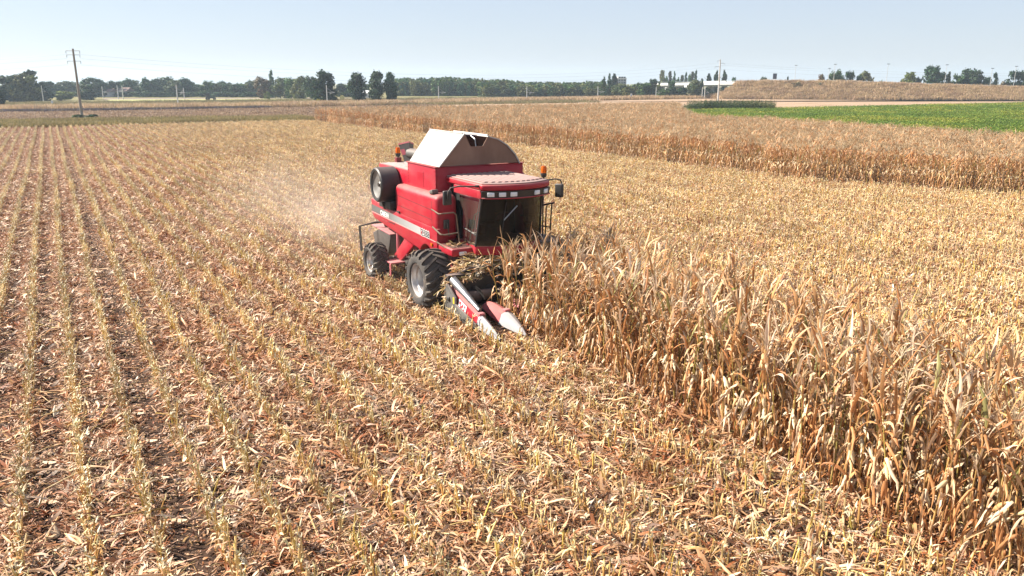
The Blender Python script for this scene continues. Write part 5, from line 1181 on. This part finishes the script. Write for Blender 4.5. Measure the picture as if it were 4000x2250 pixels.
for k in range(26000):
    s = 2 + 68 * rnd.random() ** 1.3; w_ = rnd.uniform(-22, 40)
    if w_ < 1.7 and rnd.random() < .45 or abs(w_ - .95) < .25 or w_ > np.interp(s, fe_s, fe_w): continue
    q = sw(s, w_, rnd.uniform(0, .05))
    if not seen(q, 120, 300): continue
    p_.append(tuple(q)); r_.append((rnd.gauss(0, .12), rnd.gauss(0, .12), rnd.uniform(0, 6.28))); s_.append(rnd.uniform(.8, 1.2)); i_.append(rnd.choice([rnd.randrange(0, 5), rnd.randrange(5, 11), rnd.randrange(11, 19), rnd.randrange(11, 19)]))
scatter('loose_husks', p_, r_, s_, i_, BIG, 'larger husks, bent stalks and leaves strewn on the stubble', 'husks')
print('loose', len(p_))
# trash heaped on the header and caught along its end
HEAP = source('trash_piece', [fallen().mesh('trash_piece', M_lit, smooth=180, attr=True) for _ in range(5)] + [bigleaf().mesh('trash_piece', M_lit, smooth=180, attr=True) for _ in range(6)] + [ts.mesh('trash_piece', M_maize, attr=True) if False else husk().mesh('trash_piece', M_lit, smooth=180, attr=True) for _ in range(3)])
def loc(x, y, z): return CB.matrix_basis @ Vector((x, y, z))
p_, r_, s_, i_ = [], [], [], []
for k in range(1500):
    y = rnd.uniform(-1.6, 1.8); t = rnd.random(); x = .66 + t * .6 + rnd.gauss(0, .06)
    topz = (1.36 + .3 * math.exp(-((y + .6) / .8) ** 2)) * (1 - .22 * t ** 2) - .12 * (y < -1.4)
    z = topz - abs(rnd.gauss(0, .13))
    p_.append(tuple(loc(x, y, max(z, 1.0)))); r_.append((rnd.gauss(0, .35), rnd.gauss(0, .35), rnd.uniform(0, 6.28))); s_.append(rnd.uniform(.45, .95)); i_.append(rnd.randrange(14))
for k in range(42):
    p_.append(tuple(loc(1.15 + rnd.gauss(0, .1), -1.95 + rnd.gauss(0, .09), rnd.uniform(.5, 1.12)))); r_.append((rnd.gauss(0, .5), rnd.gauss(0, .5), ROWROT + rnd.gauss(1.2, .9))); s_.append(rnd.uniform(.5, .9)); i_.append(rnd.randrange(11))
for k in range(26):
    p_.append(tuple(loc(rnd.uniform(-.1, .6), rnd.uniform(-1.55, -1.0), 1.8))); r_.append((rnd.gauss(0, .4), rnd.gauss(0, .4), rnd.uniform(0, 6.28))); s_.append(rnd.uniform(.3, .6)); i_.append(rnd.randrange(11))
for k in range(90):
    p_.append(tuple(loc(rnd.uniform(-5.2, -3.0), rnd.uniform(-1.2, 1.3), 3.605))); r_.append((rnd.gauss(0, .1), rnd.gauss(0, .1), rnd.uniform(0, 6.28))); s_.append(rnd.uniform(.1, .3)); i_.append(rnd.randrange(5, 14))
for k in range(24):
    p_.append(tuple(loc(rnd.uniform(-3.2, -.4), rnd.uniform(-1.45, -1.38), 3.13))); r_.append((rnd.gauss(0, .1), rnd.gauss(0, .1), rnd.uniform(0, 6.28))); s_.append(rnd.uniform(.08, .2)); i_.append(rnd.randrange(5, 14))
scatter('maize_trash', p_, r_, s_, i_, HEAP, 'tangle of broken maize leaves heaped on the header and feeder', 'trash')

# ---------------------------------------------------------------- dust behind the machine and hazy air
def volume(name, verts_box, density, dens_tex=None, color=(.9, .92, .96), aniso=.3):
    mb = MB(); mb.box(*verts_box); m = bpy.data.materials.new(name); m.use_nodes = True; nt = m.node_tree; nt.nodes.remove(nt.nodes['Principled BSDF'])
    v = N(nt, 'ShaderNodeVolumePrincipled'); v.inputs['Color'].default_value = (*color, 1); v.inputs['Density'].default_value = density; v.inputs['Anisotropy'].default_value = aniso
    nt.links.new(v.outputs[0], nt.nodes['Material Output'].inputs['Volume'])
    if dens_tex: dens_tex(nt, v)
    o = mb.build(name, m); o['kind'] = 'stuff'; return o, m
def dusty(nt, v):
    tc = N(nt, 'ShaderNodeTexCoord'); mp = N(nt, 'ShaderNodeMapping'); mp.inputs['Scale'].default_value = (1 / 11.0, 1 / 4.5, 1 / 2.6); nt.links.new(tc.outputs['Object'], mp.inputs[0])
    ln = N(nt, 'ShaderNodeVectorMath', operation='LENGTH'); nt.links.new(mp.outputs[0], ln.inputs[0])
    fo = N(nt, 'ShaderNodeMapRange'); fo.inputs[1].default_value = 1.0; fo.inputs[2].default_value = .05; fo.inputs[3].default_value = 0; fo.inputs[4].default_value = 1; nt.links.new(ln.outputs['Value'], fo.inputs[0])
    nz = N(nt, 'ShaderNodeTexNoise'); nz.inputs['Scale'].default_value = .55; nz.inputs['Detail'].default_value = 3; nt.links.new(tc.outputs['Object'], nz.inputs['Vector'])
    nr = N(nt, 'ShaderNodeMapRange'); nr.inputs[1].default_value = .38; nr.inputs[2].default_value = .7; nt.links.new(nz.outputs[0], nr.inputs[0])
    m1 = N(nt, 'ShaderNodeMath', operation='MULTIPLY'); nt.links.new(fo.outputs[0], m1.inputs[0]); nt.links.new(nr.outputs[0], m1.inputs[1])
    m2 = N(nt, 'ShaderNodeMath', operation='MULTIPLY'); m2.inputs[1].default_value = DUST_D; nt.links.new(m1.outputs[0], m2.inputs[0]); nt.links.new(m2.outputs[0], v.inputs['Density'])
DUST_D = .085
o, m = volume('dust_cloud', (-11.0, 8.0, -4.5, 4.5, -1.2, 2.6), .1, dusty, (.95, .87, .78), .2)
tag(o, 'pale dust drifting behind the combine over the stubble', 'dust')
o.location = CB.matrix_basis @ Vector((-10.5, -1.6, 1.2)); o.rotation_euler = (0, 0, CB.rotation_euler.z + R(8))
HAZE_D = .00028
o, m = volume('haze', (-2700, 2700, -350, 2700, -1, 42), HAZE_D, None, (.66, .82, 1.0), .25)
tag(o, 'thin pale summer haze over the fields', 'haze')
